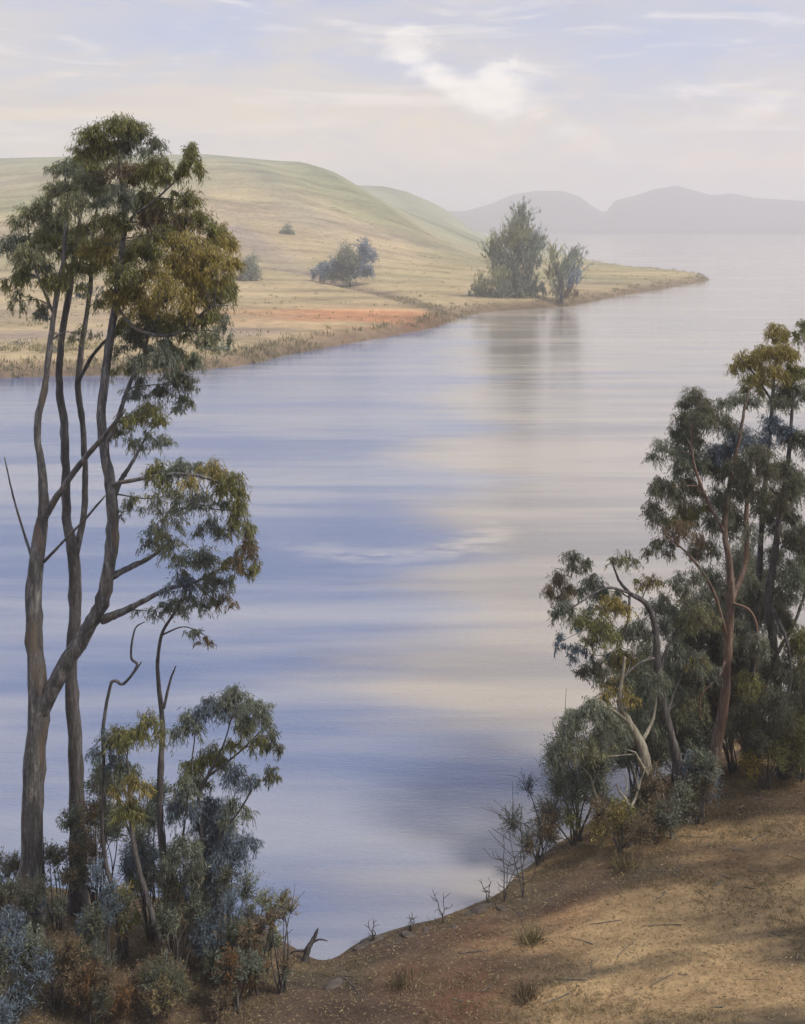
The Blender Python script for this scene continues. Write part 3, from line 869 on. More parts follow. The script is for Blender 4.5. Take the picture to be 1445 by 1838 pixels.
# ------------------------------------------------------------------ shrubs
def shrub(label, x, ybase, wpx, hpx, pl, Y, name='shrub', style='spray', dens=1900, L=0.085, Wd=0.018, group=None, bark=None, cat='shrub', twiggy=0, gz=ground_at, lm=None):
    s = Y / F
    x0 = (x - CXP) * s
    base = np.array([x0, Y, gz(x0, Y)])
    root = thing(name, label, cat, base, group)
    hw, hh = wpx * s / 2, hpx * s
    st, cr = MB(), MB()
    ncl = max(6, int(wpx * hpx / 1900))
    pls = pl if isinstance(pl, (list, tuple)) else [pl]
    stems_ = MB()
    for q in range(ncl):
        a = rng.uniform(0, 6.283)
        rad = math.sqrt(rng.uniform(0, 1))
        hz = hh * rng.uniform(0.25, 0.92) * (1 - 0.35 * rad ** 2)
        c = base + np.array([math.cos(a) * rad * hw * 0.85, math.sin(a) * rad * hw * 0.8, hz])
        foot_ = base + np.array([rng.normal(0, 0.12) * hw, rng.normal(0, 0.12) * hw, -0.1])
        mid = 0.5 * (foot_ + c) + np.array([0, 0, 0.1 * hz]) + rng.normal(0, 0.06 * hz, 3)
        lp = spline(np.vstack([foot_, mid, c]), 4)
        tube(stems_, lp, np.linspace(0.022, 0.006, len(lp)) * (0.7 + 0.3 * s / 0.0112), 5, 0.1)
        r = np.array([0.36, 0.36, 0.42]) * min(hw * 1.5, hh) * rng.uniform(0.7, 1.15)
        n = int(max(30, math.pi * r[0] * r[2] * dens))
        foliage(cr, st, c, r, n, L, Wd, pls[q % len(pls)], style, twig_r=0.006)
        for _ in range(twiggy):
            e = c + unit(rng.normal(0, 1, 3) + np.array([0, 0, 0.9])) * r[2] * rng.uniform(1.2, 2.2)
            lp = spline(np.vstack([c - [0, 0, 0.3 * r[2]], 0.5 * (c + e) + rng.normal(0, 0.1 * r[2], 3), e]), 4)
            tube(st, lp, np.linspace(0.010, 0.004, len(lp)), 4, 0.0)
    stems_.build('stems', bark or BARK_DARK, root, base, True)
    o = st.build('twigs', bark or BARK_DARK, root, base)
    o['kind'] = 'stuff'
    o = cr.build('foliage', lm or LEAF, root, base)
    o['kind'] = 'stuff'
    return root


# understory of the left bank
shrub('dark shrub with bluish leaves at the foot of the big forked gum', 40, 1700, 110, 190, ['dark', 'blue'], 21.0)
shrub('brown-leaved shrub low before the big gum trunk', 95, 1800, 120, 170, ['brown', 'dark', 'grey'], 19.9)
shrub('deep blue shrub in the corner below the brown-leaved shrub', 25, 1838, 130, 150, ['blue', 'dark'], 19.3)
shrub('grey-green shrub between the two gum trunks', 105, 1690, 80, 210, ['grey', 'brown', 'dark'], 22.6)
shrub('blue-leaved shrub between the slim gum trunk and leaning sapling', 190, 1750, 100, 240, ['blue', 'blue', 'dark'], 20.6)
shrub('reddish-brown shrub low in front of the blue-leaved shrub', 170, 1815, 120, 130, ['brown', 'rust', 'dark'], 19.6)
shrub('yellow-green shrub glowing behind the leaning sapling', 228, 1690, 70, 190, ['gold', 'olive'], 21.5)
shrub('grey shrub around the foot of the slender gum', 320, 1700, 110, 230, ['grey', 'pale', 'brown'], 21.2)
shrub('dark blue shrub under the dome-shaped shrub', 395, 1680, 100, 190, ['blue', 'dark', 'blue'], 21.3)
shrub('rust-tinged shrub with upright stems at the water edge', 455, 1720, 90, 210, ['brown', 'rust', 'grey'], 20.8, twiggy=1)
shrub('sparse grey-brown shrub leaning over the little inlet', 505, 1735, 70, 200, ['grey', 'straw', 'brown'], 20.9, dens=1500, twiggy=2)
shrub('low dry brown shrub beside the foot of the leaning sapling', 290, 1800, 130, 110, ['brown', 'straw', 'dark'], 19.9)
shrub('low grey scrub between rust-tinged shrub and sandy bank', 420, 1780, 120, 100, ['grey', 'brown', 'rust'], 20.2)

shrub('tall soft blue-grey shrub behind the slender gum stem', 275, 1600, 120, 330, ['grey', 'blue', 'grey'], 22.3, dens=1600)
shrub('grey-violet shrub rising behind the slim dark gum trunk', 175, 1620, 110, 330, ['grey', 'brown', 'grey'], 22.9, dens=1500)
shrub('tall deep blue shrub standing behind the dome-shaped shrub', 400, 1640, 130, 270, ['blue', 'blue', 'grey'], 22.2, dens=1600)
shrub('low brownish shrub on the waterline past the big gum trunk', 15, 1620, 90, 160, ['brown', 'blue', 'grey'], 22.8)
shrub('pale grey-green shrub between rust-tinged shrub and inlet shrub', 480, 1690, 90, 170, ['grey', 'pale', 'grey'], 21.6, dens=1500)

# ------------------------------------------------------------------ right bank grove
stemsR1 = [
    [(1270, 1428, 21), (1284, 1350, 18), (1300, 1260, 15), (1306, 1170, 13), (1312, 1060, 12), (1308, 1000, 10), (1300, 950, 9), (1308, 880, 8), (1325, 800, 6), (1335, 740, 4), (1345, 700, 2.5)],
    [(1311, 1085, 9), (1338, 1010, 8, .3), (1339, 930, 7, .4), (1345, 860, 5, .5), (1355, 780, 3, .5)],
    [(1303, 960, 5), (1270, 900, 5, -.3), (1245, 830, 4, -.5), (1240, 760, 2.5, -.6)],
    [(1306, 1150, 6), (1280, 1060, 5, -.4), (1240, 1000, 4, -.7), (1195, 960, 2.5, -.9)],
    [(1304, 1180, 5), (1290, 1215, 4, -.3), (1258, 1250, 3, -.4), (1258, 1300, 2, -.4)],
    [(1310, 1080, 5), (1350, 1100, 4, -.4), (1362, 1160, 3, -.5), (1350, 1220, 2, -.5)],
]
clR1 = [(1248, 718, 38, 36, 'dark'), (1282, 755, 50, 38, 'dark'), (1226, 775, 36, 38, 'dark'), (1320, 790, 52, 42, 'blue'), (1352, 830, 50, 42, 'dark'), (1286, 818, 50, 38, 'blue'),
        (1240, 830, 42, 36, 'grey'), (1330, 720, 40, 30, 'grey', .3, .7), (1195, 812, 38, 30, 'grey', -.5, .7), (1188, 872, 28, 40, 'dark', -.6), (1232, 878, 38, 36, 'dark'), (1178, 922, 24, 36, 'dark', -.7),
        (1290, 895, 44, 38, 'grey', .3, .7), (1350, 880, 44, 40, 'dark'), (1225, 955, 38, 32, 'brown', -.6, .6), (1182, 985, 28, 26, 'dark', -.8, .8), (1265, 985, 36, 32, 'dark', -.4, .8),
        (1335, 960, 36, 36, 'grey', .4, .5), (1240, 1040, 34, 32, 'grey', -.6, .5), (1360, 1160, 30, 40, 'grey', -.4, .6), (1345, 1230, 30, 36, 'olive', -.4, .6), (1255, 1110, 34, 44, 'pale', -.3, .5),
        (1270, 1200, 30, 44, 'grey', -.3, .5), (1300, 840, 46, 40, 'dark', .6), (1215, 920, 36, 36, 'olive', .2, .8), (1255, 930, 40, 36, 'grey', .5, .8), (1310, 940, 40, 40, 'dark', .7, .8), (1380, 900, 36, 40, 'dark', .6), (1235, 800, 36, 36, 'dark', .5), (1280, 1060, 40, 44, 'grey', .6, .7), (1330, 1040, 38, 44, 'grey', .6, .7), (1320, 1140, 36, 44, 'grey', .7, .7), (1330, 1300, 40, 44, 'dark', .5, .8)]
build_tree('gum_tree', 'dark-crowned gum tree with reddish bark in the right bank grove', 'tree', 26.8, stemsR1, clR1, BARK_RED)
stemsR0 = [
    [(1352, 1405, 13), (1350, 1300, 12), (1356, 1150, 11), (1364, 1000, 9), (1372, 880, 8), (1382, 780, 6), (1388, 700, 5), (1396, 620, 3)],
    [(1386, 720, 4), (1360, 680, 3, -.3), (1338, 650, 2, -.4)], [(1388, 700, 3), (1415, 660, 2.5, .3), (1432, 630, 2, .4)]]
clR0 = [(1398, 598, 30, 24, 'gold'), (1372, 636, 36, 32, 'gold'), (1412, 636, 30, 36, 'gold'), (1335, 655, 30, 36, 'gold', -.4, .7), (1385, 676, 38, 30, 'gold'), (1430, 672, 26, 34, 'olive'),
        (1350, 690, 28, 26, 'olive'), (1440, 600, 16, 30, 'olive'), (1405, 720, 34, 30, 'grey')]
build_tree('gum_tree', 'golden-topped gum standing highest over the dark right bank grove', 'tree', 28.6, stemsR0, clR0, BARK_DARK)
stemsR2 = [
    [(1228, 1432, 18), (1216, 1370, 16), (1196, 1290, 14), (1181, 1205, 12), (1178, 1150, 11), (1171, 1105, 9), (1156, 1080, 8), (1130, 1064, 6), (1110, 1040, 4), (1098, 1005, 2.5)],
    [(1180, 1235, 6), (1196, 1165, 5, .3), (1230, 1110, 4, .5), (1262, 1080, 2.5, .6)],
    [(1135, 1066, 5), (1090, 1055, 4, -.3), (1050, 1076, 3, -.5), (1020, 1095, 2, -.6)],
    [(1178, 1180, 5), (1148, 1190, 4, -.3), (1120, 1215, 3, -.5), (1098, 1240, 2, -.6)],
    [(1195, 1290, 6), (1215, 1230, 4, .3), (1240, 1180, 3, .4)],
    [(1130, 1064, 4), (1128, 1110, 3, -.2), (1112, 1160, 2, -.3)]]
clR2 = [(1038, 1008, 28, 28, 'dark'), (1002, 1052, 28, 38, 'brown'), (1012, 1100, 26, 34, 'grey'), (1060, 1055, 36, 30, 'grey'), (1102, 1085, 34, 32, 'gold', -.3, .8), (1078, 1138, 38, 34, 'olive'),
        (1112, 1180, 34, 42, 'gold'), (1048, 1120, 34, 34, 'olive', -.4, .8), (1058, 1205, 38, 28, 'dark', -.5), (1100, 1240, 38, 28, 'gold', -.5), (1006, 1152, 14, 22, 'blue', -.6),
        (1036, 1168, 16, 22, 'blue', -.6), (1150, 1135, 30, 36, 'grey', 0, .6), (1120, 1005, 34, 28, 'pale', 0, .4), (1165, 1040, 34, 28, 'gold', .3, .4), (1210, 1060, 34, 34, 'pale', .5, .5), (1240, 1110, 34, 40, 'pale', .5, .5),
        (1215, 1170, 34, 44, 'grey', .4, .5), (1250, 1190, 28, 40, 'gold', .5, .3), (1150, 1220, 30, 30, 'grey', -.2, .6), (1165, 1300, 34, 34, 'grey', .3, .5), (1185, 1090, 36, 36, 'grey', .6, .7), (1205, 1240, 38, 44, 'grey', .6, .7), (1240, 1260, 38, 44, 'pale', .6, .6), (1130, 1130, 34, 34, 'pale', .5, .6), (1080, 1085, 34, 30, 'grey', .4, .7), (1140, 1270, 36, 36, 'grey', .3, .7)]
build_tree('gum_tree', 'arching gum with gold and grey drooping leaves reaching over the water', 'tree', 26.2, stemsR2, clR2, BARK_DARK)
build_tree('leaning_gum', 'short pale leaning gum trunk at the water side of the grove', 'tree', 25.6,
           [[(1168, 1452, 17), (1162, 1385, 16), (1150, 1335, 15), (1128, 1295, 12), (1112, 1262, 9), (1116, 1220, 6), (1122, 1180, 4)],
            [(1166, 1400, 9), (1150, 1370, 7, -.4), (1140, 1350, 3, -.6)], [(1150, 1335, 7), (1172, 1290, 5, .3), (1180, 1230, 3, .5)],
            [(1128, 1295, 6), (1090, 1270, 5, -.3), (1055, 1265, 3, -.5)]],
           [(1060, 1270, 44, 34, 'grey'), (1025, 1300, 34, 34, 'grey', -.4, .8), (1095, 1310, 40, 36, 'grey', -.3, .8), (1055, 1340, 46, 36, 'pale', -.4, .6), (1120, 1230, 30, 30, 'grey'), (1000, 1350, 34, 36, 'grey', -.5, .6),
            (1180, 1230, 30, 36, 'grey', .4, .6)], BARK_PALE)
stemsR4 = [
    [(1408, 1425, 16), (1402, 1300, 14), (1388, 1160, 13), (1381, 1070, 12), (1395, 960, 10), (1412, 850, 8), (1420, 760, 5), (1425, 700, 3)],
    [(1390, 1180, 6), (1425, 1120, 5, .3), (1450, 1050, 4, .4)],
    [(1381, 1080, 6), (1412, 1150, 5, -.5), (1420, 1220, 4, -.7), (1405, 1280, 2.5, -.8)],
    [(1402, 1310, 6), (1440, 1250, 5, .3), (1460, 1180, 4, .4)]]
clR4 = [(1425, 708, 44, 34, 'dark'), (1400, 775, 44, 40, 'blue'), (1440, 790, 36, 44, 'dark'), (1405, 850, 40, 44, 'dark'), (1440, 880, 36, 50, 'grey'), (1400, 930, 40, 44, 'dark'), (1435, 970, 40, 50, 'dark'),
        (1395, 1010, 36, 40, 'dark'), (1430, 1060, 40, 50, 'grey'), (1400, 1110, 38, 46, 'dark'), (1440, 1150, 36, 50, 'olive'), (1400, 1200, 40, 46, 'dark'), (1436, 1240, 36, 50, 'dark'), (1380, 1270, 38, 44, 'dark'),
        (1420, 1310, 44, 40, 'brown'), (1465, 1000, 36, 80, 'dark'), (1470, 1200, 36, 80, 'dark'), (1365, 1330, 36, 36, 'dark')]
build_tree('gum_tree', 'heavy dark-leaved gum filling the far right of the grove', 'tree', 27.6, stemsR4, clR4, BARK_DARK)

shrub('twiggy half-bare bush at the grove end where bank meets water', 965, 1525, 110, 170, ['blue', 'grey', 'brown'], 25.6, dens=1100, twiggy=4)
shrub('grey-green bush under the arching gum leaves', 1035, 1500, 130, 220, ['grey', 'grey', 'olive'], 26.0, dens=1700, twiggy=2)
shrub('olive-yellow bush before the pale leaning trunk', 1110, 1520, 120, 110, ['gold', 'olive', 'brown'], 24.7, dens=1600, twiggy=1)
shrub('brown scrub between leaning trunk and arching gum', 1180, 1500, 110, 140, ['brown', 'dark', 'grey'], 25.4, dens=1700, twiggy=1)
shrub('purple-grey scrub at the foot of the reddish-barked gum', 1250, 1490, 120, 130, ['grey', 'brown', 'blue'], 25.6, dens=1700)
shrub('shady dark shrub behind the reddish-barked gum', 1310, 1420, 130, 190, ['dark', 'brown'], 28.4)
shrub('dark shrub dotted with small yellow blossoms', 1370, 1420, 120, 150, ['dark', 'dark', 'yellow', 'olive'], 27.0)
shrub('dark olive shrub beside the yellow-blossomed shrub', 1440, 1430, 120, 190, ['dark', 'olive'], 27.4)
shrub('tall grey-green shrub filling the gap behind the arching gum', 1150, 1380, 150, 330, ['grey', 'pale', 'grey'], 28.4, dens=1300)
shrub('tall pale-leaved shrub between the reddish-barked and arching gums', 1250, 1380, 150, 400, ['grey', 'pale', 'dark'], 29.2, dens=1300)
shrub('tall dark shrub behind the golden-topped gum trunk', 1345, 1380, 150, 420, ['dark', 'grey', 'dark'], 29.6, dens=1500)
shrub('dark background bush seen between the grove trunks', 1215, 1400, 150, 230, ['dark', 'grey'], 28.6, dens=1700)


# dead pale branches among the right-hand shrubs
def stick(name, label, cat, Y, stems, bark, group=None):
    return build_tree(name, label, cat, Y, stems, [], bark, group)


stick('dead_snag', 'bleached forked snag poking out of the olive-yellow bush', 'snag', 24.9,
      [[(1132, 1500, 7), (1130, 1460, 6.5), (1124, 1436, 5), (1112, 1420, 3.5), (1106, 1404, 1.5)], [(1129, 1456, 5), (1141, 1432, 4.5, .2), (1150, 1400, 3.5, .3), (1160, 1376, 1.5, .3)],
       [(1146, 1420, 3), (1141, 1395, 2, -.1), (1133, 1366, 1, -.2)], [(1122, 1432, 2.5), (1126, 1408, 2, .2), (1120, 1386, 1, .2)]], BARK_PALE)
stick('dead_snag', 'bleached bent snag rising from the grey-green bush', 'snag', 25.3,
      [[(1082, 1500, 6), (1075, 1455, 5.5), (1066, 1418, 4), (1058, 1392, 2.5), (1040, 1372, 1.2)], [(1075, 1455, 3), (1085, 1424, 2.4, -.2), (1083, 1396, 1.2, -.2)],
       [(1064, 1412, 2), (1068, 1388, 1.5, .2), (1062, 1366, .8, .2)]], BARK_PALE)
stick('dead_snag', 'pale split snag before the brown scrub', 'snag', 25.0,
      [[(1206, 1505, 5), (1203, 1476, 4.5), (1194, 1446, 3.2), (1190, 1424, 1.5)], [(1203, 1474, 3), (1216, 1448, 2.4, .2), (1232, 1424, 1.2, .2)], [(1196, 1452, 2), (1183, 1436, 1.4, -.2), (1178, 1418, .8, -.2)]], BARK_PALE)
stick('stump', 'dark broken leaning stump with side spurs at the inlet', 'stump', solve_Y(546, 1724),
      [[(546, 1722, 12), (552, 1706, 9), (560, 1690, 7), (567, 1676, 5.5), (571, 1666, 2)], [(559, 1692, 4), (574, 1686, 3, -.1), (588, 1689, 1.5, -.2)], [(551, 1708, 5), (534, 1706, 3.5, .1), (518, 1712, 1.5, .2)]], BARK_DARK)

# bare twiggy seedlings on the shore
SEED = [
    (672, 1690, 44, 'tiny forked dead twig beside the dark shore stones'),
    (735, 1672, 38, 'low spreading bare twig on the shore'),
    (796, 1655, 62, 'upright bare seedling on the sandy shore edge'),
    (905, 1618, 120, 'tall thin bare seedling next to the twiggy bush'),
    (938, 1610, 170, 'tallest bare seedling standing in front of the twiggy bush'),
    (878, 1622, 54, 'short bare seedling left standing by the tall thin seedling'),
]
for x, y, hp, lab in SEED:
    Yb = solve_Y(x, y)
    st = []
    for m_ in range(random.choice((2, 3))):
        lean, top = random.uniform(-.45, .45) * (m_ > 0), hp * random.uniform(.55, 1.0) * (1 if m_ else 1.1)
        pts = [(x + lean * top * f_ + random.uniform(-2.5, 2.5) * (f_ > 0), y - top * f_, 1.9 * (1 - .65 * f_), random.uniform(-.15, .15) * (f_ > 0)) for f_ in (0, .2, .42, .6, .8, 1)]
        st.append(pts)
        for q in range(2 + int(top / 22)):
            b0 = random.choice(pts[1:5])
            sx, ln = random.choice((-1, 1)), hp * random.uniform(.08, .3)
            st.append([(b0[0], b0[1], 1.1, b0[3]), (b0[0] + sx * ln * .5 + random.uniform(-2, 2), b0[1] - ln * random.uniform(.1, .6), .9, b0[3] + random.uniform(-.2, .2)),
                       (b0[0] + sx * ln * random.uniform(.7, 1.1), b0[1] - ln * random.uniform(.3, 1.1), .5, b0[3] + random.uniform(-.3, .3))])
    stick('bare_seedling', lab, 'seedling', Yb, st, BARK_DARK)


# ------------------------------------------------------------------ the gum off to the right whose shadow falls across the bank
def generic_gum(label, x, y, hgt, nclump, spread, bark, palette, L=0.13):
    z0 = ground_at(x, y)
    base = np.array([x, y, z0])
    root = thing('gum_tree', label, 'tree', base)
    mb = MB()
    tp = spline(np.array([[x, y, z0 - .2], [x + .2, y + .1, z0 + hgt * .3], [x - .2, y + .3, z0 + hgt * .6], [x + .1, y + .2, z0 + hgt * .95]]), 6)
    tube(mb, tp, np.linspace(.26, .05, len(tp)), 10)
    mb.build('trunk', bark, root, base, True)
    cr, tw = MB(), MB()
    for q in range(nclump):
        a = rng.uniform(0, 6.283)
        hz = rng.uniform(.42, 1.0)
        rad = spread * rng.uniform(.35, 1.0) * (1.15 - abs(hz - .65))
        c = base + np.array([math.cos(a) * rad, math.sin(a) * rad, hgt * hz])
        k_ = tp[np.abs(tp[:, 2] - (c[2] - .35 * rad)).argmin()]
        lp = spline(np.vstack([k_, .5 * (k_ + c) + [0, 0, .1 * rad], c]), 5)
        b_ = MB()
        tube(b_, lp, np.linspace(.07, .015, len(lp)), 6)
        b_.build('branch', bark, root, base, True)
        r = np.array([.6, .6, .45]) * rng.uniform(.7, 1.3)
        foliage(cr, tw, c, r, 1100, L, .025, palette)
    tw.build('twigs', bark, root, base)['kind'] = 'stuff'
    cr.build('crown', LEAF, root, base)['kind'] = 'stuff'
    return root


generic_gum('tall gum on the bank beyond the grove that shades the sandy ground', 11.3, 20.6, 7.5, 13, 1.9, BARK, 'olive')
generic_gum('second gum on the slope that throws streaked shade over the sand', 12.9, 22.9, 8.5, 12, 2.2, BARK, 'dark')

# ------------------------------------------------------------------ far shore trees and bushes
farz = lambda x, y: max(far_ground(x, y), 0.1)


def far_tree(name, label, cat, Y, stems, clumps, style='up', L=0.8, Wd=0.13, dens=48.0, group=None):
    return build_tree(name, label, cat, Y, stems, clumps, BARK_DARK, group, L=L, Wd=Wd, dens=dens, style=style, gz=farz, leafmat=FAR_LEAF, twigs=False, depth=2.2, limb_r=0.02)


far_tree('plume_tree', 'tallest feathery grey-green tree on the low point across the water', 'tree', 203,
         [[(918, 550, 7), (920, 500, 6), (925, 450, 4), (935, 385, 2)], [(919, 520, 4), (900, 470, 3, 1), (884, 430, 1.5, 1)], [(921, 490, 4), (945, 450, 3, -1), (965, 420, 1.5, -1)]],
         [(934, 392, 18, 32, 'grey'), (926, 418, 24, 36, 'pale'), (906, 432, 18, 38, 'pale'), (950, 440, 26, 40, 'grey'), (882, 448, 10, 32, 'olive'), (898, 470, 26, 42, 'grey'), (930, 466, 30, 44, 'grey'),
          (956, 470, 16, 32, 'grey'), (888, 510, 26, 38, 'pale'), (915, 512, 30, 40, 'grey'), (940, 512, 26, 38, 'grey'), (966, 522, 18, 26, 'grey'), (905, 535, 40, 20, 'grey'), (944, 536, 24, 16, 'brown')])
far_tree('plume_tree', 'shorter feathery tree leaning out beside the tallest plume tree', 'tree', 200,
         [[(1008, 550, 5), (1008, 510, 4), (1018, 470, 2.5), (1036, 440, 1.5)], [(1007, 515, 3), (996, 475, 2, 1), (990, 445, 1, 1)]],
         [(991, 456, 9, 26, 'pale'), (996, 490, 15, 32, 'pale'), (1016, 484, 15, 34, 'grey'), (1036, 458, 8, 32, 'grey'), (1028, 500, 13, 28, 'blue'), (1002, 524, 17, 24, 'grey'), (1022, 530, 15, 18, 'brown')])
far_tree('shore_bush', 'low pale bush at the foot of the tallest plume tree', 'bush', 206,
         [[(862, 556, 3), (862, 530, 2), (860, 510, 1)]], [(860, 520, 16, 26, 'pale'), (850, 538, 14, 16, 'grey'), (874, 536, 14, 20, 'grey')])
FARB = [
    ('hazy blue-grey bush clump with two tops on the paddock', 628, 512, 235, [(600, 480, 24, 26, 'blue'), (625, 462, 24, 30, 'grey'), (655, 455, 24, 30, 'blue'), (612, 498, 30, 18, 'grey'), (650, 490, 30, 24, 'blue')]),
    ('small rounded bush next to the two-topped bush clump', 575, 505, 240, [(572, 488, 18, 18, 'blue'), (590, 492, 14, 14, 'grey')]),
    ('faint thin tree high on the grassy slope', 520, 440, 330, [(518, 418, 14, 20, 'grey'), (528, 430, 14, 12, 'blue'), (508, 432, 12, 12, 'grey')]),
    ('faint grey-violet bush on the slope beside the gum crown', 450, 510, 240, [(448, 478, 22, 30, 'grey'), (440, 496, 20, 18, 'brown')]),
    ('dark bush on the far waterline behind the slim gum trunk', 110, 664, 118, [(95, 640, 30, 22, 'dark'), (125, 645, 26, 18, 'olive'), (70, 648, 22, 16, 'grey')]),
    ('dark bush on the far waterline at the leftmost shore', 35, 662, 120, [(30, 630, 34, 30, 'dark'), (55, 645, 22, 18, 'olive')]),
    ('low bush on the far waterline under the drooping crown', 330, 664, 118, [(320, 645, 30, 18, 'dark'), (350, 650, 24, 14, 'olive')]),
    ('round pale bush on the far waterline beside the low dark bush', 385, 662, 119, [(380, 630, 30, 30, 'grey'), (395, 648, 24, 18, 'pale')]),
    ('low bush on the far waterline between the gum stems', 215, 666, 117, [(205, 648, 28, 16, 'dark'), (235, 650, 22, 14, 'olive')]),
]
for lab, x, y, Yb, cl in FARB:
    far_tree('far_bush', lab, 'bush', Yb, [[(x, y, 3), (x, y - 14, 2), (x + 2, y - 26, 1)]], cl, style='spray', L=0.34 if Yb < 150 else 0.5, Wd=0.11 if Yb < 150 else 0.16, dens=170 if Yb < 150 else 80)

# ------------------------------------------------------------------ dry grass, litter and stones of the near bank
gm = MB()
N = 13000
gx = rng.uniform(-9, 11, N)
gy = rng.uniform(18.2, 29, N)
gz_ = near_z(gx, gy)
clump_n = vnoise(gx, gy, 1.1, 71, 3)
dd = seg_dist(gx, gy, NEAR)
ok = (gz_ > 0.05) & inside(gx, gy, NEAR_POLY) & ((clump_n > 0.16) | (gy > 24.5) | (gx < -2.5) | ((dd < 0.8) & (clump_n > -0.1)))
gx, gy, gz_ = gx[ok], gy[ok], gz_[ok]
nb = 12
bx = np.repeat(np.stack([gx, gy, gz_ - 0.01], 1), nb, 0) + rng.normal(0, 0.05, (len(gx) * nb, 3)) * np.array([1, 1, 0])
dirs = rng.normal(0, 0.75, bx.shape) + np.array([0, 0, 0.8])
pc = np.where((rng.uniform(0, 1, len(bx)) < .65)[:, None], pal('straw', len(bx)) * 0.8, pal('brown', len(bx)))
leaves(gm, bx, dirs, 0.10, 0.008, pc)
o = gm.build('dry_grass', GRASS)
o['kind'] = 'stuff'
o['label'] = 'dry straw-coloured grass scattered over the sandy bank'
o['category'] = 'grass'

lm_ = MB()
N = 26000
lx, ly = rng.uniform(-8, 11, N), rng.uniform(18.2, 28, N)
lz = near_z(lx, ly)
ok = (lz > 0.06) & inside(lx, ly, NEAR_POLY)
pos = np.stack([lx, ly, lz + 0.012], 1)[ok]
leaves(lm_, pos, rng.normal(0, 1, pos.shape) * np.array([1, 1, 0.12]), 0.085, 0.017, np.where((rng.uniform(0, 1, len(pos)) < .5)[:, None], pal('brown', len(pos)), pal('straw', len(pos))))
o = lm_.build('leaf_litter', GRASS)
o['kind'] = 'stuff'
o['label'] = 'fallen brown gum leaves strewn over the bank'
o['category'] = 'leaf litter'

# fallen twigs and bark strips
ft = MB()
for q in range(150):
    x, y = rng.uniform(-7, 11), rng.uniform(18.3, 28)
    if not inside(np.array([x]), np.array([y]), NEAR_POLY)[0]:
        continue
    a, ln = rng.uniform(0, 6.283), rng.uniform(.15, .8)
    e = np.array([[x, y], [x + math.cos(a) * ln * .5 + rng.normal(0, .04), y + math.sin(a) * ln * .5], [x + math.cos(a) * ln, y + math.sin(a) * ln]])
    z = near_z(e[:, 0], e[:, 1]) + .015
    if z.min() < .08:
        continue
    tube(ft, spline(np.hstack([e, z[:, None]]), 3), np.linspace(.010, .004, 7) * rng.uniform(.6, 1.5), 4, .1)
o = ft.build('fallen_twigs', BARK)
o['kind'] = 'stuff'
o['label'] = 'thin fallen twigs and bark strips lying on the bank'
o['category'] = 'twigs'

# grassy fringe of the far waterline and tussocks on the paddock
fr = MB()
N = 26000
u_ = rng.uniform(-.42, .3, N)
r_ = 95 * (420 / 95) ** rng.uniform(0, 1, N)
x_, y_ = u_ * r_, r_
z_, d_, g_ = far_z(x_, y_)
tn = vnoise(x_, y_, .12, 75, 3)
ok = (d_ > -.3) & ((d_ < 2.6) & (tn > -.25) | (g_ < 2.2) & (tn > .12) | (tn > .5) | (rng.uniform(0, 1, N) < .035))
x_, y_, z_, d_ = x_[ok], y_[ok], z_[ok], d_[ok]
nb = 7
ps = np.repeat(np.stack([x_, y_, np.maximum(z_, 0) - .03], 1), nb, 0) + rng.normal(0, .35, (len(x_) * nb, 3)) * np.array([1, 1, 0])
edge = np.repeat(d_ < 3, nb)
pc = np.where(edge[:, None], 0.6 * pal('brown', len(ps)) + .4 * pal('olive', len(ps)), .7 * pal('straw', len(ps)) + .3 * pal('olive', len(ps)))
leaves(fr, ps, rng.normal(0, .4, ps.shape) + np.array([0, 0, 1]), np.where(edge, .75, .5)[:, None] * 1.0, .12, pc)
o = fr.build('pasture_tussocks', GRASS)
o['kind'] = 'stuff'
o['label'] = 'dry tussocks over the far paddock and along its waterline'
o['category'] = 'grass'

stone_m, t, b = principled('shore_stone')
tcn = t.node('ShaderNodeTexCoord')
t.put(b.inputs['Base Color'], t.ramp(t.noise(tcn.outputs['Object'], 7, 6, .6), [(0.3, (0.035, 0.03, 0.03)), (0.7, (0.12, 0.095, 0.075))]))
b.inputs['Roughness'].default_value = 0.9
rock_me = []
for q in range(4):
    r = np.random.default_rng(100 + q)
    nu, nv = 9, 6
    V = [(0, 0, -.7)]
    for j in range(1, nv):
        for i in range(nu):
            th, ph = 2 * math.pi * i / nu, math.pi * j / nv
            k_ = r.uniform(.82, 1.15)
            V.append((math.cos(th) * math.sin(ph) * k_, math.sin(th) * math.sin(ph) * k_ * .8, -math.cos(ph) * .6 * k_))
    V.append((0, 0, .6))
    qd = [(1 + (j * nu) + i, 1 + j * nu + (i + 1) % nu, 1 + (j + 1) * nu + (i + 1) % nu, 1 + (j + 1) * nu + i) for j in range(nv - 2) for i in range(nu)]
    top = len(V) - 1
    tr = [(0, 1 + (i + 1) % nu, 1 + i) for i in range(nu)] + [(top, top - nu + i, top - nu + (i + 1) % nu) for i in range(nu)]
    rock_me.append((V, qd, tr))
ROCKS = [(668, 1690, .20, 'dark flat stone under the tiny forked twig'), (650, 1700, .13, 'small dark stone at the inlet mouth'), (735, 1680, .15, 'small stone beside the low spreading twig'),
         (765, 1672, .10, 'pebble-sized stone on the wet shore edge'), (848, 1640, .16, 'dark stone on the shore towards the grove'), (870, 1632, .22, 'largest dark shore stone near the short seedling'),
         (598, 1770, .18, 'dark stone at the head of the inlet'), (815, 1665, .09, 'small stone by the upright seedling'), (905, 1632, .12, 'stone at the foot of the tall thin seedling')]
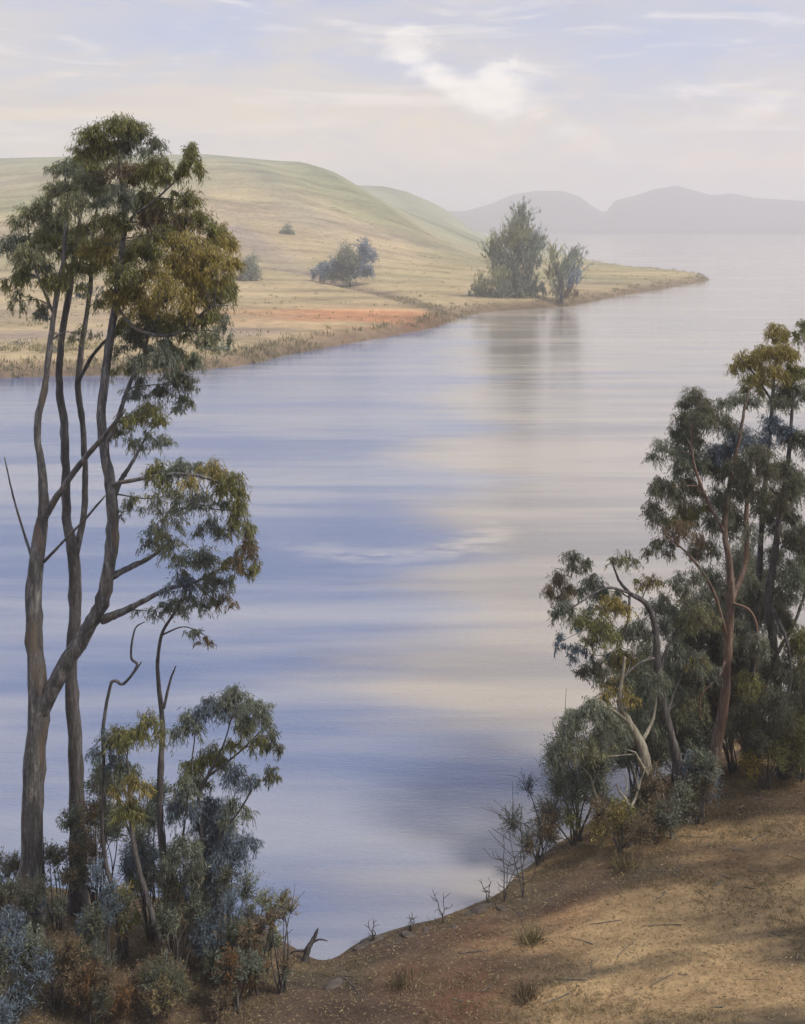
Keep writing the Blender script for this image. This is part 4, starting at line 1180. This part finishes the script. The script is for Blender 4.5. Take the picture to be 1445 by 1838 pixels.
for q, (x, y, sz, lab) in enumerate(ROCKS):
    Y0 = solve_Y(x, y)
    X0 = (x - CXP) * Y0 / F
    V, qd, tr = rock_me[q % 4]
    a = random.uniform(0, 6.28)
    V = np.array(V) * np.array([1.6, 1.0, .42]) * sz
    V = np.stack([V[:, 0] * math.cos(a) - V[:, 1] * math.sin(a), V[:, 0] * math.sin(a) + V[:, 1] * math.cos(a), V[:, 2]], 1)
    o = mesh('stone', V, [np.array(qd), np.array(tr)], stone_m, smooth=False)
    o.location = (X0, Y0, ground_at(X0, Y0) - sz * .02)
    o['label'], o['category'], o['group'] = lab, 'stone', 'stones along the near shore'


def tuft(label, x, y, hpx, nbl, pl):
    Y0 = solve_Y(x, y)
    X0 = (x - CXP) * Y0 / F
    z0 = ground_at(X0, Y0)
    m = MB()
    hh = hpx * Y0 / F
    p = np.array([X0, Y0, z0 - .02]) + rng.normal(0, .10, (nbl, 3)) * np.array([1, 1, 0])
    leaves(m, p, rng.normal(0, .5, (nbl, 3)) + np.array([0, 0, 1]), hh, .009, pal(pl, nbl))
    o = m.build('grass_tuft', GRASS, None, (X0, Y0, z0))
    o['label'], o['category'], o['group'] = label, 'grass tuft', 'dry grass tufts on the bank'


tuft('brown upright grass tuft in the middle of the sandy bank', 945, 1795, 30, 260, 'brown')
tuft('straw grass tuft behind the brown upright tuft', 955, 1690, 28, 240, 'straw')
tuft('short dark tuft on the bank below the shore stones', 720, 1770, 30, 160, 'brown')
tuft('pale tuft before the olive-yellow bush', 1120, 1560, 30, 200, 'straw')

# ------------------------------------------------------------------ air
hz = bpy.data.materials.new('haze_air')
hz.use_nodes = True
t = NT(hz.node_tree)
hz.node_tree.nodes.remove(hz.node_tree.nodes['Principled BSDF'])
pv = t.node('ShaderNodeVolumePrincipled')
pv.inputs['Color'].default_value = (0.97, 0.96, 0.98, 1)
pv.inputs['Density'].default_value = 0.00085
pv.inputs['Anisotropy'].default_value = 0.0
t.l.new(pv.outputs[0], hz.node_tree.nodes['Material Output'].inputs['Volume'])
hb = 4500
V = [(sx * hb, sy * hb, z) for z in (-4.0, 135.0) for sx, sy in ((-1, -1), (1, -1), (1, 1), (-1, 1))]
o = mesh('haze', V, [[(3, 2, 1, 0), (4, 5, 6, 7), (0, 1, 5, 4), (1, 2, 6, 5), (2, 3, 7, 6), (3, 0, 4, 7)]], hz)
o['kind'] = 'stuff'
o['label'] = 'pale lilac haze filling the air over the lake'
o['category'] = 'haze'
